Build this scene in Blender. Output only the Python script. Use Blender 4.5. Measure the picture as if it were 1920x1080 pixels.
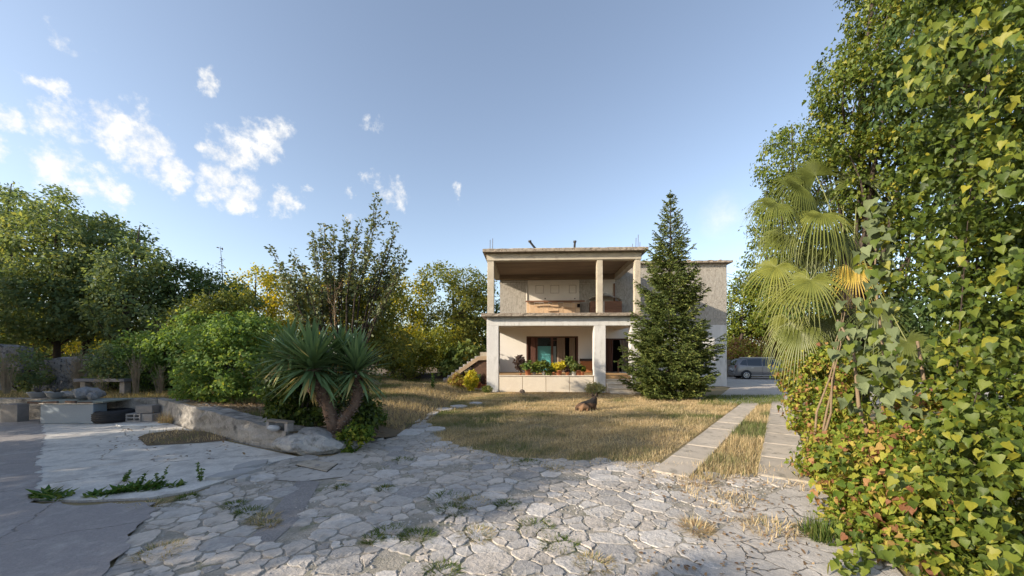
import bpy, bmesh, math, random
import numpy as np
from mathutils import Vector, Matrix, Euler
for o in list(bpy.data.objects): bpy.data.objects.remove(o, do_unlink=True)
random.seed(7); RNG = np.random.default_rng(7)
SC = bpy.context.scene; COL = SC.collection; R = math.radians

# ---------------------------------------------------------------- camera, sky, sun, exposure
FP, HOR, CAMH = 700.0, 670.0, 1.65          # focal length and horizon in photo pixels, eye height in metres
cam = bpy.data.cameras.new('camera'); camo = bpy.data.objects.new('camera', cam); COL.objects.link(camo)
cam.sensor_width = 36; cam.lens = FP/1920*36; cam.shift_y = (HOR-540)/1920
cam.clip_start = .05; cam.clip_end = 1500
camo.location = (0, 0, CAMH); camo.rotation_euler = (R(90), 0, 0)
SC.camera = camo
SUN = Vector((0.885, 0.42, -0.37)).normalized()      # the way the light travels
sl = bpy.data.lights.new('sun', 'SUN'); sl.energy = 2.75; sl.angle = R(.55); sl.color = (1, .87, .68)
so = bpy.data.objects.new('sun', sl); COL.objects.link(so); so.rotation_euler = (-SUN).to_track_quat('Z', 'Y').to_euler(); so.location = (-60, -20, 40)
ELEV = math.asin(-SUN.z); AZ = math.atan2(-SUN.x, -SUN.y)
SC.view_settings.view_transform = 'Standard'; SC.view_settings.look = 'None'
SC.view_settings.gamma = 1; SC.view_settings.use_curve_mapping = False
SC.view_settings.exposure = 1.46
SKY_STRENGTH = 0.098
W = bpy.data.worlds.new('World'); SC.world = W; W.use_nodes = True
def build_sky():
    nt = W.node_tree; N = nt.nodes; L = nt.links; N.clear()
    out = N.new('ShaderNodeOutputWorld'); bg = N.new('ShaderNodeBackground'); bg.inputs[1].default_value = SKY_STRENGTH
    L.new(bg.outputs[0], out.inputs[0])
    sky = N.new('ShaderNodeTexSky'); sky.sky_type = 'NISHITA'; sky.sun_disc = False
    sky.sun_elevation = ELEV; sky.sun_rotation = AZ; sky.air_density = 1.0; sky.dust_density = 1.2; sky.ozone_density = 1.6; sky.altitude = 200
    hs = N.new('ShaderNodeHueSaturation'); hs.inputs['Saturation'].default_value = SKY_SAT; hs.inputs['Value'].default_value = 1.0
    L.new(sky.outputs[0], hs.inputs['Color'])
    tc = N.new('ShaderNodeTexCoord'); D = tc.outputs['Generated']
    n1 = N.new('ShaderNodeTexNoise'); n1.inputs['Scale'].default_value = 9; n1.inputs['Detail'].default_value = 7; n1.inputs['Roughness'].default_value = .62
    L.new(D, n1.inputs['Vector'])
    sub = N.new('ShaderNodeVectorMath'); sub.operation = 'SUBTRACT'; sub.inputs[1].default_value = (.5, .5, .5); L.new(n1.outputs['Color'], sub.inputs[0])
    scl = N.new('ShaderNodeVectorMath'); scl.operation = 'SCALE'; scl.inputs['Scale'].default_value = .13; L.new(sub.outputs[0], scl.inputs[0])
    add = N.new('ShaderNodeVectorMath'); add.operation = 'ADD'; L.new(D, add.inputs[0]); L.new(scl.outputs[0], add.inputs[1])
    n2 = N.new('ShaderNodeTexNoise'); n2.inputs['Scale'].default_value = 22; n2.inputs['Detail'].default_value = 8; n2.inputs['Roughness'].default_value = .65
    L.new(D, n2.inputs['Vector'])
    clouds = [(98,185,28,1),(112,245,42,1),(95,312,44,1),(60,300,26,.8),(175,215,34,1),(205,262,46,1),(270,265,52,1.1),(262,305,34,.9),(190,348,34,.95),(160,358,24,.8),
              (322,325,32,.95),(338,358,20,.8),(397,143,22,1),(428,278,38,1.05),(410,335,38,1),(455,365,28,.9),(425,372,30,.9),(518,380,25,.95),(500,246,30,.72),(488,278,18,.6),
              (8,225,30,1),(4,278,22,.9),(705,340,14,.7),(740,368,24,.8),(556,350,12,.7),(130,72,34,.62),(237,190,20,.55),(385,258,17,.8),(860,379,10,.6),(662,355,12,.55),
              (20,150,16,.6),(710,242,14,.5),(655,405,15,.6),(-60,250,60,1),(-110,330,60,1),(-150,180,70,1),(300,285,30,.9),(235,230,22,.8)]
    cur = None
    def M(op, a, b=None, clamp=False):
        m = N.new('ShaderNodeMath'); m.operation = op; m.use_clamp = clamp
        for i, v in enumerate((a, b)):
            if v is None: continue
            if isinstance(v, (int, float)): m.inputs[i].default_value = v
            else: L.new(v, m.inputs[i])
        return m.outputs[0]
    for (px, py, r, k) in clouds:
        v = Vector(((px-960)/FP, 1, (HOR-py)/FP)); rr = r/FP/v.length**1.45; v.normalize()
        d = N.new('ShaderNodeVectorMath'); d.operation = 'DISTANCE'; L.new(add.outputs[0], d.inputs[0]); d.inputs[1].default_value = v
        f = M('MULTIPLY', M('SUBTRACT', 1.0, M('DIVIDE', d.outputs['Value'], rr*1.36)), k)
        cur = f if cur is None else M('MAXIMUM', cur, f)
    dens = M('ADD', M('MINIMUM', M('MULTIPLY', cur, 1.5), 1.0), M('MULTIPLY', M('SUBTRACT', n2.outputs[0], .5), 3.8))
    mr = N.new('ShaderNodeMapRange'); mr.interpolation_type = 'SMOOTHSTEP'; mr.inputs['From Min'].default_value = .10; mr.inputs['From Max'].default_value = 1.35
    L.new(dens, mr.inputs['Value'])
    # one wide thin veil right of the fir
    v = Vector(((1356-960)/FP, 1, (HOR-405)/FP)); v.normalize()
    d = N.new('ShaderNodeVectorMath'); d.operation = 'DISTANCE'; L.new(D, d.inputs[0]); d.inputs[1].default_value = v
    veil = M('MULTIPLY', M('SUBTRACT', 1.0, M('DIVIDE', d.outputs['Value'], .058), True), M('MULTIPLY', M('SUBTRACT', n2.outputs[0], .25, True), 1.3), True)
    fac = M('MAXIMUM', mr.outputs[0], veil)
    lp = N.new('ShaderNodeMix'); lp.data_type = 'RGBA'
    L.new(fac, lp.inputs['Factor']); L.new(hs.outputs[0], lp.inputs[6])
    # cloud brightness with soft inner shade
    cr = N.new('ShaderNodeMapRange'); cr.inputs['From Min'].default_value = .3; cr.inputs['From Max'].default_value = .75; cr.inputs['To Min'].default_value = CLOUD*.86; cr.inputs['To Max'].default_value = CLOUD
    L.new(n2.outputs[0], cr.inputs['Value'])
    cc = N.new('ShaderNodeVectorMath'); cc.operation = 'SCALE'; cc.inputs[0].default_value = (1, .985, .95); L.new(cr.outputs[0], cc.inputs['Scale'])
    L.new(cc.outputs[0], lp.inputs[7]); L.new(lp.outputs[2], bg.inputs[0])
SKY_SAT, CLOUD = .80, 4.4
build_sky()
SC.cycles.max_bounces = 10; SC.cycles.transparent_max_bounces = 8; SC.cycles.diffuse_bounces = 8; SC.cycles.glossy_bounces = 2; SC.cycles.transmission_bounces = 6
SC.cycles.use_denoising = True; SC.cycles.sample_clamp_indirect = 8

# ---------------------------------------------------------------- helpers
def G(px, py, z=0.0):                       # photo pixel -> point at height z
    Y = (CAMH-z)*FP/(py-HOR); return Vector(((px-960)/FP*Y, Y, z))
def Q(px, py, Y):                           # photo pixel -> point at distance Y
    return Vector(((px-960)/FP*Y, Y, CAMH-(py-HOR)/FP*Y))
def link(o, parent=None):
    COL.objects.link(o)
    if parent is not None: o.parent = parent
    return o
def tag(o, label=None, cat=None, group=None, kind=None):
    if label: o['label'] = label
    if cat: o['category'] = cat
    if group: o['group'] = group
    if kind: o['kind'] = kind
    return o
def thing(name, label, cat, loc=(0, 0, 0), rz=0.0, group=None):
    o = bpy.data.objects.new(name, None); o.empty_display_size = .2
    o.location = loc; o.rotation_euler = (0, 0, rz); link(o); return tag(o, label, cat, group)
class MB:                                    # collects shapes for ONE mesh; coordinates are those of the parent
    def __init__(s): s.v = []; s.f = []; s.sm = []
    def add(s, vs, fs, smooth=False):
        b = len(s.v); s.v += [tuple(v) for v in vs]; s.f += [tuple(i+b for i in f) for f in fs]; s.sm += [smooth]*len(fs); return s
    def box(s, c, d, rot=None, bev=0.0):
        x, y, z = d[0]/2, d[1]/2, d[2]/2
        if bev <= 0:
            vs = [(a*x, b*y, e*z) for a in (-1, 1) for b in (-1, 1) for e in (-1, 1)]
            fs = [(0,1,3,2),(4,6,7,5),(0,4,5,1),(2,3,7,6),(0,2,6,4),(1,5,7,3)]
        else:
            b_ = min(bev, x*.8, y*.8, z*.8)
            bm = bmesh.new(); bmesh.ops.create_cube(bm, size=1)
            for v in bm.verts: v.co = Vector((v.co.x*2*x, v.co.y*2*y, v.co.z*2*z))
            bmesh.ops.bevel(bm, geom=list(bm.edges), offset=b_, segments=1, affect='EDGES', profile=.5)
            vs = [v.co.copy() for v in bm.verts]; fs = [tuple(v.index for v in f.verts) for f in bm.faces]; bm.free()
        if rot is not None:
            m = rot if isinstance(rot, Matrix) else Euler(rot).to_matrix()
            vs = [m @ Vector(v) for v in vs]
        return s.add([Vector(v)+Vector(c) for v in vs], fs)
    def span(s, a, b, bev=0.0):              # box from corner a to corner b
        return s.box([(a[i]+b[i])/2 for i in range(3)], [abs(b[i]-a[i]) for i in range(3)], bev=bev)
    def tube(s, pts, rad, n=6, cap=True):
        pts = [Vector(p) for p in pts]; k = len(pts)
        rad = [rad]*k if isinstance(rad, (int, float)) else list(rad)
        vs = []; prev = None
        for i, p in enumerate(pts):
            t = (pts[min(i+1, k-1)]-pts[max(i-1, 0)])
            t = t.normalized() if t.length > 1e-9 else Vector((0, 0, 1))
            u = t.cross(Vector((0, 0, 1)) if abs(t.z) < .95 else Vector((1, 0, 0))).normalized() if prev is None else (prev-t*prev.dot(t)).normalized()
            prev = u; w = t.cross(u)
            for j in range(n):
                a = 2*math.pi*j/n; vs.append(p+(u*math.cos(a)+w*math.sin(a))*rad[i])
        fs = [(i*n+j, i*n+(j+1) % n, (i+1)*n+(j+1) % n, (i+1)*n+j) for i in range(k-1) for j in range(n)]
        if cap: fs += [tuple(range(n))[::-1], tuple(range((k-1)*n, k*n))]
        return s.add(vs, fs, True)
    def lathe(s, prof, n=16, c=(0, 0, 0), rot=None, smooth=True):
        vs = []
        for (r, z) in prof:
            for j in range(n):
                a = 2*math.pi*j/n; vs.append(Vector((r*math.cos(a), r*math.sin(a), z)))
        if rot is not None: vs = [rot @ v for v in vs]
        fs = [(i*n+j, i*n+(j+1) % n, (i+1)*n+(j+1) % n, (i+1)*n+j) for i in range(len(prof)-1) for j in range(n)]
        return s.add([v+Vector(c) for v in vs], fs, smooth)
    def prism(s, poly, z0, z1):              # poly of (x, y)
        n = len(poly); vs = [(p[0], p[1], z0) for p in poly]+[(p[0], p[1], z1) for p in poly]
        fs = [tuple(range(n))[::-1], tuple(range(n, 2*n))]+[(i, (i+1) % n, n+(i+1) % n, n+i) for i in range(n)]
        return s.add(vs, fs)
    def mesh(s, name, m):
        me = bpy.data.meshes.new(name); me.from_pydata(s.v, [], s.f); me.validate(); me.update()
        if len(s.sm) == len(me.polygons): me.polygons.foreach_set('use_smooth', s.sm)
        if m: me.materials.append(m)
        return me
    def build(s, name, m, parent=None, **kw):
        o = bpy.data.objects.new(name, s.mesh(name, m)); link(o, parent); return tag(o, **kw)
def npmesh(name, V, polys, m, v=None, smooth=False):
    """V (n,3); polys list of (M,k) int arrays; v: per-vertex float attribute"""
    me = bpy.data.meshes.new(name); V = np.asarray(V, dtype=np.float32)
    me.vertices.add(len(V)); me.vertices.foreach_set('co', V.ravel())
    loops = np.concatenate([p.ravel() for p in polys]).astype(np.int32); tot = np.concatenate([np.full(len(p), p.shape[1]) for p in polys]).astype(np.int32)
    me.loops.add(len(loops)); me.loops.foreach_set('vertex_index', loops)
    me.polygons.add(len(tot)); st = np.zeros(len(tot), dtype=np.int32); st[1:] = np.cumsum(tot)[:-1]
    me.polygons.foreach_set('loop_start', st); me.polygons.foreach_set('loop_total', tot)
    if smooth: me.polygons.foreach_set('use_smooth', np.ones(len(tot), dtype=bool))
    me.update(calc_edges=True)
    if v is not None:
        a = me.attributes.new('v', 'FLOAT', 'POINT'); a.data.foreach_set('value', np.asarray(v, dtype=np.float32))
    if m: me.materials.append(m)
    return me
def npobj(name, me, parent=None, **kw):
    o = bpy.data.objects.new(name, me); link(o, parent); return tag(o, **kw)
def copy_tree(o, parent=None):
    c = o.copy(); COL.objects.link(c); c.parent = parent
    for ch in list(o.children): copy_tree(ch, c)
    return c
def nrm(a): return a/np.maximum(np.linalg.norm(a, axis=-1, keepdims=True), 1e-9)

# leaf templates: y is the tip direction, z the upper side
T_RHOMB = (np.array([(0,0,0),(.3,.42,.06),(0,1,-.02),(-.3,.42,.06)]), [np.array([[0,1,2,3]])])
T_LANCE = (np.array([(0,0,0),(.16,.35,.04),(0,1,-.12),(-.16,.35,.04)]), [np.array([[0,1,2,3]])])
T_HEART = (np.array([(0,.04,0),(.17,-.06,.06),(.40,.06,.10),(.36,.38,.07),(.17,.70,.0),(0,1,-.16),(-.15,.66,.0),(-.34,.36,.05),(-.41,.08,.08),(-.19,-.05,.05),(0,.42,-.05)]),
           [np.array([[0,1,2,10],[10,2,3,4],[0,10,8,9],[10,6,7,8]]), np.array([[10,4,5],[10,5,6]])])
T_OVAL = (np.array([(0,0,0),(.2,.2,.04),(.24,.55,.05),(0,1,-.08),(-.24,.55,.05),(-.2,.2,.04)]), [np.array([[0,1,2,3],[0,3,4,5]])])
T_BLADE = (np.array([(-.012,0,0),(.012,0,0),(.009,.5,.0),(-.009,.5,.0),(0,1,.0)]), [np.array([[0,1,2,3]]), np.array([[3,2,4]])])
def scatter(tmpl, P, Nn, Td, S, v=None, ws=None):
    """leaves at P with upper side Nn and tip direction Td, length S -> (V, polys, v)"""
    tv, tp = tmpl; n = len(P)
    Td = nrm(Td-Nn*np.sum(Td*Nn, axis=1, keepdims=True)); X = np.cross(Td, Nn)
    S = np.asarray(S).reshape(-1, 1, 1)*np.ones((n, 1, 1)); w = 1.0 if ws is None else np.asarray(ws).reshape(-1, 1, 1)
    V = P[:, None, :]+S*(tv[None, :, 0:1]*w*X[:, None, :]+tv[None, :, 1:2]*Td[:, None, :]+tv[None, :, 2:3]*Nn[:, None, :])
    k = len(tv); off = (np.arange(n)*k)[:, None, None]
    polys = [(p[None]+off).reshape(-1, p.shape[1]) for p in tp]
    return V.reshape(-1, 3), polys, (None if v is None else np.repeat(v, k))
def join_np(parts):
    V = []; by = {}; vv = []; b = 0
    for (v, ps, a) in parts:
        V.append(v)
        for p in ps: by.setdefault(p.shape[1], []).append(p+b)
        vv.append(a if a is not None else np.zeros(len(v))); b += len(v)
    return np.concatenate(V), [np.concatenate(x) for x in by.values()], np.concatenate(vv)

# ---------------------------------------------------------------- materials
def _nt(name):
    m = bpy.data.materials.new(name); m.use_nodes = True; nt = m.node_tree
    return m, nt.nodes, nt.links, nt.nodes['Principled BSDF']
def ramp(N, L, src, stops):
    r = N.new('ShaderNodeValToRGB'); e = r.color_ramp.elements
    while len(e) < len(stops): e.new(.5)
    for i, (p, c) in enumerate(stops): e[i].position = p; e[i].color = (*c, 1)
    L.new(src, r.inputs[0]); return r.outputs[0]
def noise(N, L, co, sc, det=5, ro=.6):
    n = N.new('ShaderNodeTexNoise'); n.inputs['Scale'].default_value = sc; n.inputs['Detail'].default_value = det; n.inputs['Roughness'].default_value = ro
    L.new(co, n.inputs['Vector']); return n.outputs[0]
def mixc(N, L, fac, a, b, mode='MIX'):
    m = N.new('ShaderNodeMix'); m.data_type = 'RGBA'; m.blend_type = mode
    for k, x in (('Factor', fac), (6, a), (7, b)):
        if isinstance(x, (int, float)): m.inputs[k].default_value = x
        elif isinstance(x, tuple): m.inputs[k].default_value = (*x, 1)
        else: L.new(x, m.inputs[k])
    return m.outputs[2]
def mat(name, c1, c2=None, scale=4, c3=None, rough=.85, bump=0, bscale=30, metal=0, stretch=None, rnd=0, spec=.3, blot=None, famp=1.0):
    """mottled surface: c1..c2..c3 over noise, fine bump, slight per-object shift (rnd); blot=(colour, scale, low, high) = stains"""
    m, N, L, B = _nt(name)
    tc = N.new('ShaderNodeTexCoord'); co = tc.outputs['Object']
    if stretch:
        mp = N.new('ShaderNodeMapping'); mp.inputs['Scale'].default_value = stretch; L.new(co, mp.inputs[0]); co = mp.outputs[0]
    c2 = c2 or tuple(x*.8 for x in c1)
    col = ramp(N, L, noise(N, L, co, scale), [(.3, c1), (.62, c2)] + ([(.78, c3)] if c3 else []))
    if blot:
        f = N.new('ShaderNodeMapRange'); f.inputs['From Min'].default_value = blot[2]; f.inputs['From Max'].default_value = blot[3]
        L.new(noise(N, L, co, blot[1], 7, .7), f.inputs['Value']); col = mixc(N, L, f.outputs[0], col, blot[0])
    fine = N.new('ShaderNodeMapRange'); fine.inputs['To Min'].default_value = 1-.18*famp; fine.inputs['To Max'].default_value = 1+.15*famp
    L.new(noise(N, L, co, bscale, 4, .7), fine.inputs['Value'])
    vm = N.new('ShaderNodeVectorMath'); vm.operation = 'SCALE'; L.new(col, vm.inputs[0]); L.new(fine.outputs[0], vm.inputs['Scale']); col = vm.outputs[0]
    if rnd:
        oi = N.new('ShaderNodeObjectInfo'); mr = N.new('ShaderNodeMapRange'); mr.inputs['To Min'].default_value = 1-rnd; mr.inputs['To Max'].default_value = 1+rnd
        L.new(oi.outputs['Random'], mr.inputs['Value']); v2 = N.new('ShaderNodeVectorMath'); v2.operation = 'SCALE'; L.new(col, v2.inputs[0]); L.new(mr.outputs[0], v2.inputs['Scale']); col = v2.outputs[0]
    L.new(col, B.inputs['Base Color']); B.inputs['Roughness'].default_value = rough; B.inputs['Metallic'].default_value = metal
    B.inputs['Specular IOR Level'].default_value = spec
    if bump:
        b = N.new('ShaderNodeBump'); b.inputs['Strength'].default_value = bump; b.inputs['Distance'].default_value = .02
        L.new(noise(N, L, co, bscale, 8, .65), b.inputs['Height']); L.new(b.outputs[0], B.inputs['Normal'])
    return m
def leafmat(name, stops, trans=.35, rough=.6, spec=.2, tcol=1.35):
    """stops over the per-leaf attribute v"""
    m, N, L, B = _nt(name)
    at = N.new('ShaderNodeAttribute'); at.attribute_name = 'v'
    col = ramp(N, L, at.outputs['Fac'], stops)
    L.new(col, B.inputs['Base Color']); B.inputs['Roughness'].default_value = rough; B.inputs['Specular IOR Level'].default_value = spec
    tr = N.new('ShaderNodeBsdfTranslucent'); g = N.new('ShaderNodeVectorMath'); g.operation = 'MULTIPLY'; g.inputs[1].default_value = (tcol*1.15, tcol, tcol*.45)
    L.new(col, g.inputs[0]); L.new(g.outputs[0], tr.inputs[0])
    ms = N.new('ShaderNodeMixShader'); ms.inputs[0].default_value = trans
    L.new(B.outputs[0], ms.inputs[1]); L.new(tr.outputs[0], ms.inputs[2]); L.new(ms.outputs[0], N['Material Output'].inputs[0])
    return m
def flat(name, c, rough=.5, metal=0, spec=.5):
    m, N, L, B = _nt(name); B.inputs['Base Color'].default_value = (*c, 1); B.inputs['Roughness'].default_value = rough; B.inputs['Metallic'].default_value = metal
    B.inputs['Specular IOR Level'].default_value = spec; return m
def fnoise(x, y, s=1.0, seed=0.0):           # cheap smooth noise 0..1 for numpy arrays
    a = np.sin(x*1.3*s+seed)+np.sin(y*1.7*s+seed*1.7+1.1)+np.sin((x+y)*.9*s+seed*.6)+np.sin((x-y)*2.3*s+2+seed)*.7+np.sin((x*.6+y*2.9)*s+seed*2.1)*.6+np.sin((x*3.7-y*1.1)*s+seed)*.5
    return np.clip(.5+a/8.0, 0, 1)
# ---------------------------------------------------------------- ground, paving, patio, road (setting)
M_soil = mat('dry_earth', (.30,.23,.13), (.22,.18,.09), 1.2, (.38,.29,.17), rough=.95, bump=.6, bscale=40)
M_bed = mat('leaf_litter_earth', (.20,.145,.09), (.13,.10,.065), 3, (.27,.19,.12), rough=.95, bump=.8, bscale=45)
M_mortar = mat('weathered_mortar', (.52,.485,.45), (.42,.39,.36), 2.2, (.60,.56,.52), rough=.9, bump=.7, bscale=55, blot=((.15,.135,.115), 5, .52, .68))
M_stone = mat('paving_limestone', (.46,.43,.405), (.55,.515,.48), 5, (.37,.35,.335), rough=.8, bump=1, bscale=20, rnd=.20, famp=2.6, blot=((.38,.35,.32), 5, .5, .62))
M_stoneb = mat('paving_sandy_stone', (.47,.42,.37), (.55,.495,.445), 5, (.38,.34,.30), rough=.85, bump=1, bscale=20, rnd=.16, famp=1.6, blot=((.30,.27,.235), 4, .5, .66))
M_stonec = mat('paving_dark_stone', (.31,.29,.28), (.38,.36,.34), 5, (.24,.23,.22), rough=.85, bump=1, bscale=22, rnd=.16, famp=2.4)
M_joint = mat('joint_grit', (.42,.38,.33), (.29,.265,.22), 6, (.50,.46,.40), rough=.95, bump=.9, bscale=50, famp=2.5, blot=((.16,.17,.09), 2.2, .56, .68))
M_patio = mat('worn_pale_concrete', (.60,.565,.53), (.46,.435,.415), 1.6, (.76,.72,.67), rough=.9, bump=.8, bscale=45, blot=((.37,.355,.355), .9, .47, .56), famp=3)
M_asph = mat('old_coarse_asphalt', (.35,.325,.315), (.26,.245,.24), 2, (.43,.40,.38), rough=.92, bump=1, bscale=55, famp=3.2)
M_slab = mat('concrete_slab', (.54,.47,.39), (.44,.385,.32), 2.5, (.60,.53,.45), rough=.9, bump=.5, bscale=60, rnd=.10, blot=((.22,.20,.16), 5, .55, .7))
M_wall = mat('mossy_old_concrete', (.40,.375,.35), (.26,.245,.23), 3.5, (.56,.53,.49), rough=.92, bump=1, bscale=26, famp=2.4, blot=((.095,.092,.09), 3.2, .5, .66))
M_rock = mat('grey_limestone_rock', (.30,.30,.305), (.38,.375,.37), 4, (.21,.21,.215), rough=.85, bump=1, bscale=16, blot=((.13,.125,.12), 6, .52, .66))
M_road = mat('dusty_road_concrete', (.52,.46,.39), (.42,.37,.32), .8, (.58,.52,.45), rough=.92, bump=.4, bscale=50)

def sheet(name, pts, z, m, parent=None, cut=None, **kw):
    mb = MB(); mb.add([(p[0], p[1], z) for p in pts], [tuple(range(len(pts)))]); return mb.build(name, m, parent, **kw)
sheet('ground', [(-400,-60),(400,-60),(400,600),(-400,600)], -.012, M_soil, kind='structure')

# crazy paving: a mortar bed and single stones
PAVE_PX = [(150,1130),(205,1075),(245,1005),(285,955),(365,925),(425,905),(470,880),(545,862),(650,852),(700,815),(738,788),(790,782),(806,800),(838,832),(905,846),(965,858),(1060,862),(1230,866),(1300,892),(1420,888),(1500,885),(1540,985),(1720,1130)]
PAVE = [G(a, b).to_2d() for a, b in PAVE_PX] + [Vector((3.2,1.0)), Vector((-2.2,1.0))]
def inside(p, poly):
    c = False; n = len(poly); x, y = p[0], p[1]
    for i in range(n):
        a, b = poly[i], poly[i-1]
        if (a[1] > y) != (b[1] > y) and x < (b[0]-a[0])*(y-a[1])/(b[1]-a[1])+a[0]: c = not c
    return c
def inside_np(x, y, poly):
    c = np.zeros(len(x), dtype=bool); n = len(poly)
    for i in range(n):
        a, b = poly[i], poly[i-1]
        if a[1] == b[1]: continue
        c ^= ((a[1] > y) != (b[1] > y)) & (x < (b[0]-a[0])*(y-a[1])/(b[1]-a[1])+a[0])
    return c
pave = sheet('pavement', [(p.x, p.y) for p in PAVE], .004, M_joint, kind='structure')
def clip(poly, nx, ny, d):                   # keep nx*x+ny*y <= d
    out = []
    for i in range(len(poly)):
        a, b = poly[i], poly[(i+1) % len(poly)]
        da, db = nx*a[0]+ny*a[1]-d, nx*b[0]+ny*b[1]-d
        if da <= 0: out.append(a)
        if (da < 0) != (db < 0) and da != db:
            t = da/(da-db); out.append((a[0]+(b[0]-a[0])*t, a[1]+(b[1]-a[1])*t))
    return out
def stones():
    rs = random.Random(3); seeds = []
    def put(n, lo, hi, k):
        for _ in range(n):
            x, y = rs.uniform(-5.6, 5.8), rs.uniform(1.6, 10); r = rs.uniform(lo, hi)
            if all((x-a)**2+((y-b)*1.1)**2 > ((r+q)*k)**2 for a, b, q in seeds): seeds.append((x, y, r))
    put(420, .18, .26, .62); put(2600, .10, .15, .66); put(12000, .045, .085, .74)
    cells = []
    for i, (x, y, r) in enumerate(seeds):
        poly = [(x-.8,y-.8),(x+.8,y-.8),(x+.8,y+.8),(x-.8,y+.8)]
        for j, (a, b, q) in enumerate(seeds):
            if j == i or abs(a-x) > 1.5 or abs(b-y) > 1.5: continue
            dx, dy = a-x, b-y; l = math.hypot(dx, dy); w = .5+.42*(r-q)/(r+q)
            nx, ny = dx/l, dy/l; gap = rs.choice((.003,.005,.006,.009,.016))
            poly = clip(poly, nx, ny, nx*x+ny*y+l*w-gap)
            if len(poly) < 3: break
        if len(poly) < 3: continue
        if inside((x, y), PAVE): cells.append((x, y, poly))
    return cells
def blob_stone(x, y, poly, rs):
    # chipped, wobbly outline, bevelled rim, gently uneven top
    pts = []
    n = len(poly)
    for i in range(n):
        a, b = Vector(poly[i]), Vector(poly[(i+1) % n]); l = (b-a).length
        if l < .03: continue
        k = 2 if l < .08 else 3 if l < .16 else 5
        nm = Vector((-(b-a).y, (b-a).x))/max(l, 1e-6)
        for t in range(k):
            f = t/k
            p = a.lerp(b, f)
            if t == 0: p = p.lerp(Vector((x, y)), rs.uniform(.0,.09))
            else: p = p+nm*rs.uniform(-.014, .014)
            pts.append(p)
    if len(pts) < 4: return None
    h = rs.uniform(.003, .013); tx, ty = rs.uniform(-.02,.02), rs.uniform(-.02,.02)
    c = Vector((x, y)); vs = []; m = len(pts)
    for p in pts: vs.append((p.x-x, p.y-y, -.004))
    for p in pts: q = p.lerp(c, .012); vs.append((q.x-x, q.y-y, h*.8+tx*(q.x-x)+ty*(q.y-y)))
    for p in pts: q = p.lerp(c, .05); vs.append((q.x-x, q.y-y, h+tx*(q.x-x)+ty*(q.y-y)+rs.uniform(-.002,.002)))
    vs.append((0, 0, h+rs.uniform(-.002,.003)))
    fs = [(i, (i+1) % m, m+(i+1) % m, m+i) for i in range(m)]+[(m+i, m+(i+1) % m, 2*m+(i+1) % m, 2*m+i) for i in range(m)]+[(2*m+i, 2*m+(i+1) % m, 3*m) for i in range(m)]
    return vs, fs
CELLS = stones(); rs_ = random.Random(5)
CONC = [G(*p).to_2d() for p in ((1330,1010),(1440,930),(1530,900),(1700,1090),(1700,1130),(1300,1130))]
CONC2 = [G(*p).to_2d() for p in ((500,900),(640,850),(690,850),(650,895),(560,905))]
STRIP = [G(*p).to_2d() for p in ((470,1012),(560,900),(600,905),(560,975),(500,1030))]
CELLS = [c for c in CELLS if inside(c[:2], PAVE) and not inside(c[:2], CONC) and not inside(c[:2], CONC2) and not inside(c[:2], STRIP) and rs_.random() > .07]
def px_area(c):
    a = 0; p = c[2]
    for i in range(len(p)): a += p[i][0]*p[(i+1) % len(p)][1]-p[(i+1) % len(p)][0]*p[i][1]
    vis = 1 if abs(c[0]) < c[1]*1.42 and c[1] > 2.6 else 0
    return vis*abs(a)/c[1]**3
CELLS.sort(key=px_area, reverse=True)
rest = MB(); nst = 0
for c in CELLS:
    s = blob_stone(*c, rs_)
    if s is None: continue
    if nst < 298:
        mb = MB(); mb.add(s[0], s[1], False); o = mb.build('stone', rs_.choice((M_stone,M_stone,M_stone,M_stoneb,M_stoneb,M_stonec)), pave); o.location = (c[0], c[1], .004); nst += 1
    else: rest.add([(v[0]+c[0], v[1]+c[1], v[2]) for v in s[0]], s[1])
if rest.v: rest.build('small_stones', M_stoneb, pave, kind='stuff').location = (0, 0, .004)
# gravel and chips lying in the joints
def chips(n, poly, size, m, name, label, cat, seed):
    r = np.random.default_rng(seed); xs = [p[0] for p in poly]; ys = [p[1] for p in poly]
    x = r.uniform(min(xs), max(xs), n*3); y = r.uniform(min(ys), max(ys), n*3); k = inside_np(x, y, poly) & (fnoise(x, y, 1.6, 4) > .4); x, y = x[k][:n], y[k][:n]
    tv = np.array([(-.5,-.4,0),(.5,-.5,0),(.45,.5,0),(-.5,.4,0),(-.3,-.25,.4),(.3,-.2,.5),(.25,.3,.42),(-.3,.25,.38)]); tp = [np.array([[0,1,5,4],[1,2,6,5],[2,3,7,6],[3,0,4,7],[4,5,6,7]])]
    P = np.stack([x, y, np.full(len(x), .003)], 1); a = r.uniform(0, 6.28, len(x)); Nn = np.tile([0,0,1.], (len(x),1)); Td = np.stack([np.cos(a), np.sin(a), 0*a], 1)
    V, ps, v = scatter((tv, tp), P, Nn, Td, size*r.uniform(.4, 1.3, len(x)), r.random(len(x)))
    return npobj(name, npmesh(name, V, ps, m, v), label=label, cat=cat, kind='stuff')
chips(5000, [(p.x, p.y) for p in PAVE], .022, M_mortar, 'gravel', 'loose stone chips and grit lying in the joints of the crazy paving', 'gravel', 11)

chips(500, [(p.x, p.y) for p in (G(60,1000),G(250,930),G(420,880),G(560,860),G(620,900),G(420,960),G(250,1060),G(120,1075))], .012, M_stoneb, 'gravel', 'small loose gravel along the crumbling edge between asphalt and patio', 'gravel', 12)
chips(1500, [(p.x, p.y) for p in (G(-60,800),G(290,800),G(500,860),G(280,925),G(-60,925))], .018, M_stoneb, 'gravel', 'fine grit and crumbs lying on the concrete patio', 'gravel', 13)
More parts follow.
